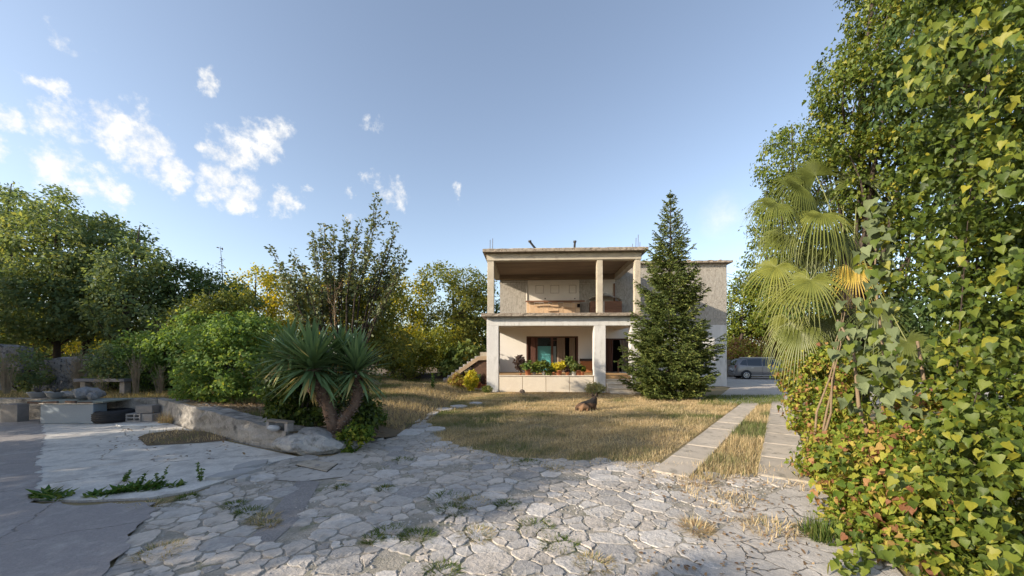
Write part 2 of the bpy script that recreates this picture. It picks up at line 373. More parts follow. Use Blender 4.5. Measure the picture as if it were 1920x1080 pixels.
# square inspection cover
t = thing('inspection_cover', 'square pale concrete inspection cover set in the paving near the boulder', 'cover', G(595, 876))
q = [G(556,874).to_2d(), G(578,866).to_2d(), G(632,872).to_2d(), G(612,887).to_2d()]; o2 = Vector(t.location.to_2d())
MB().prism([tuple(p-o2) for p in q][::-1] if False else [tuple(p-o2) for p in (q[0], q[3], q[2], q[1])], .002, .03).build('cover_slab', M_slab, t)
MB().prism([tuple((p-o2)*1.06) for p in (q[0], q[3], q[2], q[1])], -.002, .02).build('frame', mat('dark_joint', (.06,.055,.05)), t)
MB().lathe([(0,.034),(.035,.034),(.04,.03)], 10).build('lifting_hole', M_asph, t)

# patio floor and asphalt
pc = [G(72,787), G(295,787), G(420,828), G(558,858), G(515,868), G(440,897), G(360,922), G(280,936), G(150,941), G(60,938)]
patio = sheet('patio', [(p.x, p.y) for p in pc], .018, M_patio, kind='structure')
ed = MB(); 
edge = [G(x, y) for x, y in ((558,858),(515,868),(440,897),(360,922),(280,936),(150,941),(60,938))]
for a, b in zip(edge, edge[1:]):
    ed.add([(a.x,a.y,.018),(b.x,b.y,.018),(b.x,b.y,-.01),(a.x,a.y,-.01)], [(0,1,2,3)])
ed.build('kerb_edge', M_patio, patio)
ac = [G(-700,787), G(76,787), G(84,830), G(70,870), G(74,910), G(58,945), G(150,949), G(280,944), G(290,955), G(250,1005), G(208,1075), G(150,1130)]
def ragged_line(p, amp, seed, step=.09):
    r = random.Random(seed); out = []
    for a, b in zip(p, p[1:]):
        n = max(1, int((b-a).length/step)); nm = Vector((-(b-a).y, (b-a).x, 0)).normalized()
        out += [a.lerp(b, i/n)+nm*r.uniform(-amp, amp) for i in range(n)]
    return out+[p[-1]]
ac = ac[:1]+ragged_line(ac[1:], .045, 4)
asph = sheet('asphalt', [(p.x, p.y) for p in ac]+[(-2.6,1.2),(-2.6,-20),(-30,-20)], .022, M_asph, kind='structure')
pl = [G(258,822), G(275,815), G(330,808), G(420,812), G(425,828), G(372,833), G(275,838)]
sheet('soil_patch', [(p.x, p.y) for p in pl], .022, M_bed, kind='structure')
# asphalt repair strip inside the paving
sheet('asphalt_patch', [(p.x, p.y) for p in STRIP], .010, M_asph, kind='structure')
sheet('cement_patch', [(p.x, p.y) for p in CONC2], .014, M_mortar, kind='structure')
def cracked(name='cracked_cement', sc=3.1, wd=.018, st=[(.3,(.53,.485,.44)),(.5,(.44,.405,.37)),(.7,(.60,.55,.50))], cr=(.13,.11,.09)):
    m, N, L, B = _nt(name); co = N.new('ShaderNodeTexCoord').outputs['Object']
    w = N.new('ShaderNodeVectorMath'); w.operation = 'MULTIPLY_ADD'; n = N.new('ShaderNodeTexNoise'); n.inputs['Scale'].default_value = 5; n.inputs['Detail'].default_value = 4; L.new(co, n.inputs['Vector'])
    L.new(n.outputs['Color'], w.inputs[0]); w.inputs[1].default_value = (.22,.22,0); L.new(co, w.inputs[2])
    vo = N.new('ShaderNodeTexVoronoi'); vo.feature = 'DISTANCE_TO_EDGE'; vo.inputs['Scale'].default_value = sc; L.new(w.outputs[0], vo.inputs['Vector'])
    mr = N.new('ShaderNodeMapRange'); mr.inputs['From Max'].default_value = wd; L.new(vo.outputs['Distance'], mr.inputs['Value'])
    base = ramp(N, L, noise(N, L, co, 2.4, 7, .65), st)
    col = mixc(N, L, mr.outputs[0], cr, base); fv = N.new('ShaderNodeMapRange'); fv.inputs['To Min'].default_value = .6; fv.inputs['To Max'].default_value = 1.35; L.new(noise(N, L, co, 40, 6, .75), fv.inputs['Value']); sv = N.new('ShaderNodeVectorMath'); sv.operation = 'SCALE'; L.new(col, sv.inputs[0]); L.new(fv.outputs[0], sv.inputs['Scale']); col = sv.outputs[0]; L.new(col, B.inputs['Base Color']); B.inputs['Roughness'].default_value = .9
    ad = N.new('ShaderNodeMath'); ad.operation = 'ADD'; L.new(mr.outputs[0], ad.inputs[0]); L.new(noise(N, L, co, 22, 7, .7), ad.inputs[1])
    b = N.new('ShaderNodeBump'); b.inputs['Strength'].default_value = .8; b.inputs['Distance'].default_value = .015; L.new(ad.outputs[0], b.inputs['Height']); L.new(b.outputs[0], B.inputs['Normal']); return m
sheet('cracked_cement', [(p.x, p.y) for p in CONC], .012, cracked(), kind='structure')

# two driveway strips of slabs
def strip(a_, b_, w, n, label):
    a, b = Vector(a_), Vector(b_); d = (b-a)/n; perp = Vector((d.y, -d.x)).normalized()
    st = bpy.data.objects.new('driveway_strip', None); link(st); st.location = (a.x, a.y, 0); st['kind'] = 'structure'; st['label'] = label
    r = random.Random(n)
    for i in range(n):
        p = d*i+d.normalized()*.015; q = d*(i+1)-d.normalized()*.015; j = lambda: Vector((r.uniform(-.01,.01), r.uniform(-.01,.01)))
        mb = MB(); z = .035+r.uniform(-.006,.006)
        e0 = [p+j(), p+perp*w+j(), q+perp*w+j(), q+j()]; c = (e0[0]+e0[2])/2
        e1 = [v.lerp(c, .03) for v in e0]
        mb.add([(v.x,v.y,-.01) for v in e0]+[(v.x,v.y,z-.008) for v in e0]+[(v.x,v.y,z) for v in e1], [(0,1,5,4),(1,2,6,5),(2,3,7,6),(3,0,4,7),(4,5,9,8),(5,6,10,9),(6,7,11,10),(7,4,8,11),(8,9,10,11)])
        mb.build('slab', M_slab, st)
S1a, S1b = G(1222,886).to_2d(), G(1392,756).to_2d(); S2a, S2b = G(1420,893).to_2d(), G(1447,754).to_2d()
strip(S1a, S1b, .50, 10, 'left concrete strip of the driveway, beside the dry lawn')
strip(S2a, S2b, .58, 9, 'right concrete strip of the driveway, beside the creeper hedge')
rc = [G(1330,758), G(1385,757), G(1475,754), G(1500,760)]
road = sheet('road', [(p.x, p.y) for p in rc]+[(24,14.2),(60,24),(60,38),(11,38),(12.0,20.5)], .004, M_road, kind='structure')

# raised planting bed behind the low wall
WX = [(-60,9.85),(-9.36,9.85),(-5.45,7.35),(-3.62,6.26),(-3.0,6.3),(-2.25,7.9)]
def wall_y(x):
    return float(np.interp(x, [w[0] for w in WX], [w[1] for w in WX]))
def wtop(x): return float(np.interp(x, [-60,-9.36,-5.45,-3.6,-2.9,-2.25], [.55,.55,.44,.36,.22,0]))
def H(x, y):
    if x > -2.25 or y < wall_y(x): return 0.0
    return wtop(x)+.03*(math.sin(x*1.7+y)+math.sin(y*1.1-x*.6))*min(1, (-2.25-x)/1.5)-.03
bx = list(np.concatenate([np.arange(-60,-14,3.0), np.arange(-14,-2.24,.35), [-2.25]])); ts = [.12,.35,.7,1.1,1.6,2.2,3,4,5,6.5,8,10,13,17,25,40,80]
vs = [(x, wall_y(x)+t_, H(x, wall_y(x)+t_) if x < -2.25 else -.01) for x in bx for t_ in ts]; nt_ = len(ts)
fs = [(i*nt_+j, (i+1)*nt_+j, (i+1)*nt_+j+1, i*nt_+j+1) for i in range(len(bx)-1) for j in range(nt_-1)]
mb = MB(); mb.add(vs, fs, True); mb.build('planting_bed', M_bed, kind='structure')

# low wall: a block per stretch, rough faces
def rough_wall(name, label, pts, th, tops, m=M_wall, base=-.02, amp=.02, cap=None, step=.25, seed=1, parts='wall_block', cat='wall'):
    r = random.Random(seed); t = thing(name, label, cat, (pts[0][0], pts[0][1], 0)); o = Vector((pts[0][0], pts[0][1]))
    for s in range(len(pts)-1):
        a, b = Vector(pts[s][:2])-o, Vector(pts[s+1][:2])-o; L_ = (b-a).length; n = max(2, int(L_/step)); pn = Vector((-(b-a).y, (b-a).x)).normalized()
        rows = 5; vs = []; fs = []
        for i in range(n+1):
            f = i/n; p = a.lerp(b, f); zt = tops[s]+(tops[s+1]-tops[s])*f
            ring = []
            for k in range(rows+1): q = p-pn*(r.uniform(-amp, amp) if 0 < i < n else 0)+pn*(.012*k/rows); ring.append((q.x, q.y, base+(zt-base)*k/rows+(r.uniform(-amp,amp)*.6 if k == rows else 0)))
            for k in range(3): q = p+pn*th*(k+1)/3; ring.append((q.x, q.y, zt+r.uniform(-amp,amp)*.7))
            q = p+pn*th; ring.append((q.x, q.y, base)); vs += ring
        m_ = rows+5
        for i in range(n):
            for k in range(m_-1): fs.append((i*m_+k, (i+1)*m_+k, (i+1)*m_+k+1, i*m_+k+1))
        fs += [tuple(range(m_)), tuple(range(n*m_, (n+1)*m_))[::-1]]
        mb = MB(); mb.add(vs, fs, False); mb.build(parts, m, t)
    return t
rough_wall('low_wall', 'long low rough concrete wall slanting from the patio corner to the boulder', [(-9.36,9.85),(-7.2,8.5),(-5.45,7.35),(-4.5,6.8),(-3.95,6.5)], .42, [.55,.50,.44,.40,.36], amp=.02, seed=2)
rough_wall('low_wall', 'low grey concrete wall along the back of the patio behind the tyre', [(-15.5,9.86),(-12.5,9.85),(-9.38,9.85)], .3, [.55,.55,.55], amp=.008, seed=3)
# boulder at its end
def boulder(name, label, c, d, seed, m=M_rock, rz=0, sub=3, cat='rock', amp=.16, group=None, parent=None, bed=.12):
    r = np.random.default_rng(seed); bm = bmesh.new(); bmesh.ops.create_icosphere(bm, subdivisions=sub, radius=1)
    ph = r.uniform(0, 6.28, 12); pls = [Vector(r.normal(size=3)).normalized() for _ in range(9)]
    for v in bm.verts:
        p = v.co.copy()
        for q in pls:
            dd = p.dot(q)-.78
            if dd > 0: p -= q*dd*.85
        k = 1+amp*.5*(math.sin(p.x*4+ph[0])*math.sin(p.y*5+ph[1])+math.sin(p.z*6+ph[2])*.5*math.sin(p.x*9+ph[3]))+r.uniform(-.03,.03)
        v.co = Vector((p.x*k*d[0]/2, p.y*k*d[1]/2, p.z*k*d[2]/2+d[2]*(.5-bed)))
    me = bpy.data.meshes.new(name); bm.to_mesh(me); bm.free(); me.materials.append(m)
    o = bpy.data.objects.new(name, me); o.location = c; o.rotation_euler = (0,0,rz); link(o, parent)
    return tag(o, label, cat, group)
boulder('boulder', 'large pale grey weathered boulder at the near end of the low wall', (-3.55,6.66,-.03), (1.42,.95,.50), 4, rz=-.30, amp=.15, sub=4, bed=.2)
boulder('boulder', 'smaller grey rock right of the large boulder', (-2.86,6.72,-.02), (.36,.5,.38), 5, amp=.12)
# kerb and stepping slabs in the lawn
rough_wall('garden_kerb', 'narrow pale stone kerb lying in the grass behind the yucca', [G(708,745).to_2d(), G(788,735).to_2d()], .22, [.10,.10], m=M_slab, amp=.01, parts='kerb_stone', cat='kerb')
lawn_path = bpy.data.objects.new('path', None); link(lawn_path); lawn_path['kind'] = 'structure'; lawn_path.location = G(775, 795)
r9 = random.Random(9)
for (px, py, w, d) in ((762,791,.75,.55),(790,799,.5,.4),(745,802,.5,.5),(775,782,.6,.5),(806,776,.55,.4),(833,768,.6,.35),(860,763,.6,.35),(770,812,.7,.4),(815,806,.5,.3),(892,757,.5,.3)):
    p = G(px, py)-lawn_path.location; n = 9; pts = [(p.x+math.cos(6.283*i/n)*w/2*r9.uniform(.8,1.1), p.y+math.sin(6.283*i/n)*d*r9.uniform(.8,1.1)) for i in range(n)]
    MB().prism(pts, -.01, .02+r9.uniform(0,.025)).build('stone', M_stone, lawn_path)

patio.data.materials[0] = cracked('cracked_patio_concrete', .55, .006, [(.25,(.34,.32,.305)),(.42,(.48,.455,.43)),(.55,(.64,.61,.57)),(.75,(.43,.405,.385))], (.22,.20,.18))
asph.data.materials[0] = cracked('cracked_asphalt', .45, .004, [(.3,(.33,.30,.295)),(.5,(.27,.25,.25)),(.7,(.40,.37,.36))], (.19,.175,.17))
# ---------------------------------------------------------------- the house
M_plaster = mat('white_render', (.64,.625,.61), (.56,.545,.53), 1.8, (.68,.665,.65), rough=.9, bump=.35, bscale=40, famp=1.2, stretch=(2.0,2.0,.55), blot=((.40,.385,.37), 3.2, .54, .74))
M_porchwall = mat('porch_white_paint', (.72,.69,.65), (.68,.65,.61), .8, rough=.9, bump=.08, bscale=60)
M_raw = mat('raw_concrete', (.48,.425,.34), (.40,.35,.28), 2.2, (.56,.50,.41), rough=.92, bump=.5, bscale=35, blot=((.22,.17,.12), 2.5, .55, .75))
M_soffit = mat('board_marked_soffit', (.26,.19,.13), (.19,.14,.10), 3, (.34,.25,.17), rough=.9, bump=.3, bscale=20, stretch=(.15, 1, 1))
M_rough = mat('rough_grey_plaster', (.40,.37,.325), (.32,.295,.26), 6, (.48,.445,.39), stretch=(1.5,1.5,.7), rough=.95, bump=1.0, bscale=16, blot=((.24,.21,.18), 7, .48, .66), famp=2.2)
M_edge = mat('stained_slab_edge', (.36,.31,.25), (.22,.18,.14), 6, (.48,.42,.34), rough=.95, bump=1, bscale=30, blot=((.12,.085,.065), 9, .52, .62))
M_plinth = mat('cream_stone_panel', (.68,.60,.49), (.63,.55,.45), 1.6, (.72,.64,.53), rough=.6, bump=.05, rnd=.04, blot=((.66,.60,.54), 2, .55, .8))
M_wood = mat('dark_red_brown_wood', (.115,.05,.035), (.075,.034,.025), 5, (.15,.07,.05), rough=.6, bump=.3, bscale=30, stretch=(8,8,.6))
M_curtain = mat('taupe_curtain_cloth', (.24,.19,.15), (.17,.135,.11), 6, (.30,.24,.19), rough=.95, stretch=(9,1,.3))
M_pine = mat('bare_pine_boards', (.56,.39,.25), (.46,.31,.19), 4, (.64,.47,.32), rough=.75, bump=.3, bscale=30, stretch=(6,6,.7), rnd=.16)
M_pinedark = mat('weathered_brown_board', (.24,.12,.075), (.16,.08,.05), 4, (.30,.165,.105), rough=.8, bump=.4, bscale=30, stretch=(.7,6,6), rnd=.15)
M_panel = mat('whitewashed_board', (.66,.60,.53), (.58,.53,.47), 1.5, (.72,.67,.60), rough=.9, bump=.1)
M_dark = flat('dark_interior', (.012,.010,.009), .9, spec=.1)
M_metal = flat('rusty_steel', (.10,.075,.06), .7, .3); M_pipe = flat('dark_grey_pipe', (.06,.06,.065), .5); M_wire = flat('pale_wire', (.55,.52,.48), .6)
M_terra = mat('terracotta', (.50,.19,.09), (.42,.16,.08), 8, (.58,.26,.14), rough=.8, bump=.1)
M_floor = mat('ochre_floor_tile', (.52,.33,.15), (.46,.28,.13), 6, rough=.7)
m_, N_, L_, B_ = _nt('window_glass'); B_.inputs['Base Color'].default_value = (.9,.95,.95,1); B_.inputs['Roughness'].default_value = .03; B_.inputs['Transmission Weight'].default_value = 1; B_.inputs['IOR'].default_value = 1.12; M_glass = m_
M_cyan = mat('turquoise_blind', (.12,.40,.42), (.10,.34,.37), 3, (.17,.48,.49), rough=.6)

HO = Vector((-1.19, 17.65, 0)); HA = -R(2.5)
HMAT = Matrix.Translation(HO) @ Matrix.Rotation(HA, 4, 'Z')
def HW(x, y, z): return HMAT @ Vector((x, y, z))
house = thing('house', 'two storey unfinished concrete house with open porch below and open loggia above', 'house', HO, HA)
def hp(name, m, *boxes, bev=0, parent=None, **kw):
    mb = MB()
    for a, b in boxes: mb.span(a, b, bev)
    return mb.build(name, m, parent or house, **kw)
D = 4.2
# porch base and its facing panels
hp('porch_floor', M_floor, ((.02,.05,.0),(7.15,D+.1,.79)))
hp('ledge', M_plinth, ((.58,-.05,.765),(5.0,.30,.805)), bev=.006)
for a, b in ((.60,1.68),(1.70,2.78),(2.80,3.88),(3.90,4.98)):
    hp('plinth_panel', M_plinth, ((a,-.012,.02),(b,.06,.755)), bev=.006)
def wobble_col(name, m, x0, x1, y0, y1, z0, z1): hp(name, m, ((x0,y0,z0),(x1,y1,z1)), bev=.012)
wobble_col('column', M_plaster, 0, .56, -.03, .42, 0, 3.13)
wobble_col('column', M_plaster, 5.02, 5.56, -.03, .42, 0, 3.13)
wobble_col('column', M_plaster, 6.72, 7.2, -.03, .42, 0, 3.13)
hp('beam', M_plaster, ((0,-.03,3.132),(7.2,.35,3.55)), bev=.01)
hp('beam', M_porchwall, ((.02,.36,3.2),(.30,D-.01,3.547)))
hp('beam', M_porchwall, ((6.9,.36,3.2),(7.18,D-.01,3.547)))
hp('ceiling', M_porchwall, ((.31,.36,3.40),(6.89,D-.01,3.545)))
for i, (z, y) in enumerate(((.64,-.0),(.46,-.34),(.28,-.68),(.10,-1.02))):
    hp('step', M_plinth, ((5.60,y+.02,0.0),(7.5-.0,y+.36 if i else .06,z-.045)))
    hp('step_tread', M_plinth, ((5.58,y-.03,z-.044),(7.52,y+.34 if i else .06,z)), bev=.008)
# balcony slab with crumbled edge
def ragged(name, x0, x1, y0, y1, z0, z1, m, seed, step=.16, amp=.035, par=None):
    r = random.Random(seed); n = int((x1-x0)/step); vs = []
    for i in range(n+1):
        x = x0+(x1-x0)*i/n; e = r.uniform(0, amp) if r.random() < .5 else 0; g = r.uniform(0, amp*.7) if r.random() < .4 else 0
        vs += [(x, y0+e*.5, z0), (x, y0+e, z0+(z1-z0)*.5), (x, y0+g+.01, z1-g), (x, y0+.12, z1), (x, y1, z1), (x, y1, z0)]
    fs = [(i*6+k, (i+1)*6+k, (i+1)*6+(k+1) % 6, i*6+(k+1) % 6) for i in range(n) for k in range(6)]+[tuple(range(6))[::-1], tuple(range(n*6, n*6+6))]
    mb = MB(); mb.add(vs, fs); return mb.build(name, m, par or house)
ragged('balcony_slab', -.24, 7.2, -.32, D-.005, 3.555, 3.70, M_edge, 1)
# upper loggia
wobble_col('column', M_raw, .03, .34, -.02, .30, 3.703, 6.2)
wobble_col('column', M_raw, 5.16, 5.43, -.02, .28, 3.703, 6.2)
wobble_col('column', M_raw, 6.9, 7.17, -.02, .28, 3.703, 6.2)
hp('beam', M_raw, ((.0,-.06,6.203),(7.2,.28,6.53)), bev=.012)
hp('beam', M_raw, ((.03,.285,6.15),(.32,D-.01,6.527)), ((6.88,.285,6.15),(7.17,D-.01,6.527)))
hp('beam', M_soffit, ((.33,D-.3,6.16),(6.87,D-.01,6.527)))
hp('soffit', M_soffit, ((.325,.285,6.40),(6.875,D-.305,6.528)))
ragged('roof_slab', -.16, 7.42, -.36, D+.3, 6.535, 6.68, M_edge, 2, amp=.03)
ragged('roof_rim', -.05, 7.3, -.22, .05, 6.68, 6.73, M_raw, 8, amp=.02)
# main block behind, with openings
T = .25; X0, X1, ZT = .30, 13.25, 7.0; Y0, Y1 = D, 11.5
hp('wall', M_porchwall, ((X0,Y0,0),(1.85,Y0+T,3.55)), ((4.85,Y0,0),(6.42,Y0+T,3.55)), ((1.851,Y0,2.88),(4.849,Y0+T,3.55)), ((1.851,Y0,0),(4.849,Y0+T,.80)),
   ((6.421,Y0,2.74),(7.7,Y0+T,3.55)), ((6.421,Y0,0),(7.7,Y0+T,.80)), ((7.701,Y0,0),(7.9,Y0+T,3.55)))
hp('wall', M_rough, ((X0,Y0+.004,3.552),(7.2,Y0+T,ZT)), label='rough grey upper wall at the back of the loggia')
# right wing, its lower part white
hp('wall', M_rough, ((7.201,Y0+.002,3.5),(X1,Y0+T,ZT)), ((7.201,Y0+.002,3.552),(7.2011,Y0+T,ZT)), label='bare plastered upper wall of the right wing')
hp('wall', M_plaster, ((7.901,Y0-.004,0),(X1,Y0+T,3.498)), label='white lower wall of the right wing')
hp('wall', M_rough, ((X1-T,Y0+T+.002,0),(X1,Y1,ZT)), ((X0,Y0+T+.002,0),(X0+T,Y1,ZT)), ((X0,Y1-T,0),(X1,Y1,ZT)))
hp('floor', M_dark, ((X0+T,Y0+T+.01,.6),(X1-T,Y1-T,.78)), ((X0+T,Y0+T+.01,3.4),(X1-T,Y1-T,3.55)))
ragged('roof_slab', X0-.3, X1+.22, Y0-.28, Y1+.25, ZT+.003, ZT+.12, M_edge, 3, amp=.03)
for k in range(9): hp('rubble', M_edge, ((8+k*.6,Y0-.1,ZT+.12),(8.12+k*.6+.1*(k%2),Y0+.1,ZT+.17+.02*(k%3))))
# window of the porch
win = hp('window', M_wood, ((1.86,Y0+.02,2.80),(4.84,Y0+.14,2.875)), ((1.86,Y0+.02,.80),(1.94,Y0+.14,2.80)), ((4.74,Y0+.02,.80),(4.84,Y0+.14,2.80)), ((1.94,Y0+.02,.80),(4.74,Y0+.14,.86)),
         ((2.40,Y0+.02,.86),(2.50,Y0+.14,2.80)), ((3.28,Y0+.02,.86),(3.40,Y0+.14,2.80)), ((3.40,Y0+.06,2.62),(4.1,Y0+.1,2.66)))
hp('shutter', M_wood, ((1.96,Y0+.13,.86),(2.05,Y0+.17,2.8)), ((2.09,Y0-.04,.84),(2.38,Y0+.015,2.80)), parent=win)
hp('pane', M_glass, ((2.50,Y0+.07,.86),(3.28,Y0+.076,2.80)), parent=win)
hp('pane', M_glass, ((3.40,Y0+.07,.86),(3.60,Y0+.076,2.80)), parent=win)
hp('blind', M_cyan, ((2.50,Y0+.15,.86),(3.28,Y0+.16,2.30)), parent=win)
hp('blind', flat('grey_net', (.30,.36,.42), .9), ((3.42,Y0+.15,.86),(3.58,Y0+.16,2.30)), parent=win)
def drape(x0, x1, z0, z1, y, m, par, n=14, gather=0.0, seed=0):
    vs = []; r = random.Random(seed)
    for i in range(n+1):
        f = i/n
        for z, g in ((z0, gather*.6), ((z0+z1)/2-.1, gather), (z1, 0)):
            x = x0+(x1-x0)*f; x = x0+(x-x0)*(1-g) if gather >= 0 else x1-(x1-x)*(1+g)
            vs.append((x, y+.035*math.sin(i*2.1+seed)+(.01 if z == z0 else 0), z))
    fs = [(i*3+k, (i+1)*3+k, (i+1)*3+k+1, i*3+k+1) for i in range(n) for k in range(2)]
    mb = MB(); mb.add(vs, fs, True); return mb.build('curtain', m, par)
drape(3.62, 4.08, .84, 2.78, Y0-.02, M_curtain, win, 8, 0, 1)
drape(4.34, 4.66, .84, 2.78, Y0-.02, M_curtain, win, 7, 0, 2)
hp('dark_room_sheet', M_dark, ((1.86,Y0+.4,.78),(4.84,Y0+.42,3.0)))  # near-black sheet behind the window, standing in for the unlit room
hp('dark_hall_sheet', M_dark, ((6.43,Y0+.5,.78),(7.7,Y0+.52,3.0)))  # same behind the door: darkness of the hall as a black sheet
door = hp('door', M_wood, ((6.43,Y0+.02,.80),(6.50,Y0+.2,2.74)), ((7.62,Y0+.02,.80),(7.69,Y0+.2,2.74)), ((6.50,Y0+.02,2.67),(7.62,Y0+.2,2.74)), ((6.52,Y0-.03,.82),(6.82,Y0+.02,2.66)))
drape(6.60, 6.84, .82, 2.64, Y0-.07, M_wood, door, 5, .1, 3); drape(7.2, 7.62, .82, 2.64, Y0-.05, M_curtain, door, 7, -.45, 4)
hp('post', M_pinedark, ((7.02,Y0-.4,.80),(7.09,Y0-.33,1.5)), parent=door)
# upper wall: whitewashed boarded opening with frames drawn by battens, pipe, second panel
up = hp('boarded_panel', M_panel, ((1.92,Y0-.03,4.3),(4.90,Y0,6.14)))
for (a, b) in ((2.37,2.86),(3.23,3.75),(4.31,4.74)):
    hp('batten_frame', mat('grey_batten', (.46,.40,.34), (.38,.33,.28)), ((a,Y0-.055,5.36),(a+.04,Y0-.032,5.84)), ((b-.04,Y0-.055,5.36),(b,Y0-.032,5.84)), ((a+.04,Y0-.055,5.81),(b-.04,Y0-.032,5.84)), ((a+.04,Y0-.055,5.36),(b-.04,Y0-.032,5.39)), parent=up)
hp('hole', M_dark, ((2.9,Y0-.045,5.02),(2.97,Y0-.032,5.10)), ((4.62,Y0-.045,5.02),(4.68,Y0-.032,5.08)), parent=up)
MB().tube([(1.88,Y0-.06,3.71),(1.88,Y0-.06,5.9)], .035, 8).build('downpipe', M_panel, house)
hp('boarded_panel', M_panel, ((5.9,Y0-.03,3.75),(6.95,Y0,6.14)))
hp('vertical_post', M_pinedark, ((6.86,Y0-.12,4.6),(6.93,Y0-.035,5.9)))
for z in (5.86, 5.98): MB().tube([(.5,Y0-.5,z),(3.5,Y0-.5,z-.03),(6.88,Y0-.5,z)], .006, 4).build('washing_line', M_wire, house)
# rebar and roof outlets
for (x, h) in ((.14,.55),(.26,.62)): MB().tube([(x,.1,6.68),(x+.01,.1,6.68+h)], .013, 5).build('rebar', M_metal, house)
for (x, h) in ((6.82,.28),(6.98,.55),(7.08,.70),(7.16,.35)): MB().tube([(x,.1,6.68),(x+.01,.1,6.68+h)], .013, 5).build('rebar', M_metal, house)
for x, dx, h in ((2.35,-.32,.26),(4.12,-.03,.22)):
    mb = MB(); mb.tube([(x,0,6.70),(x+dx*.4,-.1,6.70+h*.45),(x+dx,-.35,6.72+h)], .05, 8); mb.lathe([(.0,0),(.075,0),(.075,.07),(0,.07)], 8, (x+dx,-.36,6.70+h)); mb.build('roof_outlet', M_pipe, house)

# ---- things standing in the loggia
t = thing('board_fence', 'stack of light bare pine boards leaning upright against the wall of the upper loggia', 'boards', HW(1.85, Y0-.55, 3.703), HA)
r1 = random.Random(21); x = 0
while x < 3.05:
    w = r1.uniform(.16, .36); MB().box((x+w/2, .16+r1.uniform(-.02,.02), .55), (w-.012, .03, 1.08+r1.uniform(-.05,.04)), rot=(-.10,0,0)).build('board', M_pine, t); x += w
MB().box((1.62, .06, 1.13), (3.35, .10, .085)).build('top_rail', M_pinedark, t)
for (bx_, bz, w) in ((.9,.92,.9),(1.45,.62,.5),(1.6,.88,.45),(2.35,.8,.7)): MB().box((bx_, .06, bz), (w, .045, .08), rot=(0, r1.uniform(-.05,.3 if bx_ > 2 else .05), 0)).build('loose_plank', M_pine, t)
MB().box((2.95,.06,.88),(.16,.02,.2)).build('gap', M_dark, t)
t = thing('board_stack', 'dark brown wooden crate behind the right bay of the upper loggia', 'crate', HW(5.45, Y0-.7, 3.703), HA)
for k in range(7): MB().box((.87, 0, .08+k*.155), (1.7, .05, .148)).build('board', M_pinedark, t)
MB().box((.72,-.05,.54),(.04,.05,1.06)).build('post', M_panel, t); MB().box((.87,.35,.55),(1.68,.62,1.08)).build('crate_body', M_pinedark, t)
tv = []; 
for i in range(13):
    for j in range(7):
        f = i/12; g = j/6; z = 1.12+.60*max(0, 1-abs(f-.45)*1.75)**.7*(.5+.5*g)+.03*math.sin(i*2+j); tv.append((.02+f*1.72, -.06+g*.7, z))
mb = MB(); mb.add(tv, [(i*7+j, (i+1)*7+j, (i+1)*7+j+1, i*7+j+1) for i in range(12) for j in range(6)], True)
o = mb.build('tarpaulin', mat('cream_tarpaulin', (.60,.53,.44), (.54,.48,.40), 3, rough=.6)); o.location = t.location; o.rotation_euler = t.rotation_euler
tag(o, 'cream tarpaulin heaped over the dark crate in the upper loggia', 'tarpaulin')
# ---- porch: brown chest
t = thing('chest', 'orange brown wooden chest with a dark lid against the porch wall', 'chest', HW(4.95, Y0-.55, .79), HA)
MB().box((.62,.25,.33),(1.24,.5,.64), bev=.01).build('body', mat('orange_varnished_wood', (.36,.15,.055), (.30,.12,.045), 2, rough=.45), t); MB().box((.62,.25,.72),(1.3,.54,.13), bev=.01).build('lid', mat('dark_lid', (.055,.045,.045)), t)

# ---- outside stair on the left: slab on a slope, brick filling, steps
t = thing('outside_stair', 'raw concrete stair slab climbing to the left side of the house', 'stair', (0,0,0))
yS = 19.4
def SP(px, py): q = Q(px, py, yS); return q
a, b, c_ = SP(829, 716), SP(896, 669), SP(916, 668)
for y0, wid, nm, mm in ((yS, .16, 'stringer', M_raw),):
    mb = MB(); th = .16
    vs = []
    for p in (a, b, c_): vs += [(p.x, y0, p.z+.02), (p.x, y0+1.15, p.z+.02), (p.x+.03, y0, p.z-th-.02), (p.x+.03, y0+1.15, p.z-th-.02)]
    mb.add(vs, [(0,1,5,4),(4,5,9,8),(2,6,7,3),(6,10,11,7),(0,4,6,2),(4,8,10,6),(1,3,7,5),(5,7,11,9),(0,2,3,1),(8,9,11,10)]); mb.build('stair_slab', mat('warm_raw_concrete', (.42,.31,.20), (.34,.25,.17), 3, (.5,.38,.26), rough=.9, bump=.4), t)
for k in range(9):
    p = a.lerp(b, (k+.5)/9); MB().span((p.x-.08, yS+.2, p.z-.1), (p.x+.22, yS+1.1, p.z+.11)).build('step', M_rock, t)
MB().add([(a.x+.5,yS+.12,-.01),(c_.x,yS+.12,-.01),(c_.x,yS+.12,c_.z-.22),(b.x,yS+.12,b.z-.22)], [(0,1,2,3)]).build('infill_wall', mat('brown_block_wall', (.15,.085,.055), (.10,.06,.042), 3, (.21,.13,.08), bump=.6), t)
MB().span((SP(899,668).x, yS+.3, SP(0,668).z), (SP(916,660).x, yS+1.2, SP(0,660).z)).build('landing_step', M_raw, t)
MB().prism([(-1.9,18.9),(-.0,18.3),(-.0,19.3),(-3.2,19.35),(-3.2,19.1)], 0, .09).build('stair_base', M_slab, t)
# garden wall behind the stair foot
rough_wall('garden_wall', 'dark low stone wall at the back of the lawn left of the stair', [(-7.2,21.0),(-4.6,20.8),(-2.4,20.8)], .4, [.55,.75,.8], m=mat('dark_field_stone', (.13,.11,.11), (.09,.08,.08), 5, (.20,.17,.16), bump=1, bscale=12), amp=.05, seed=9)
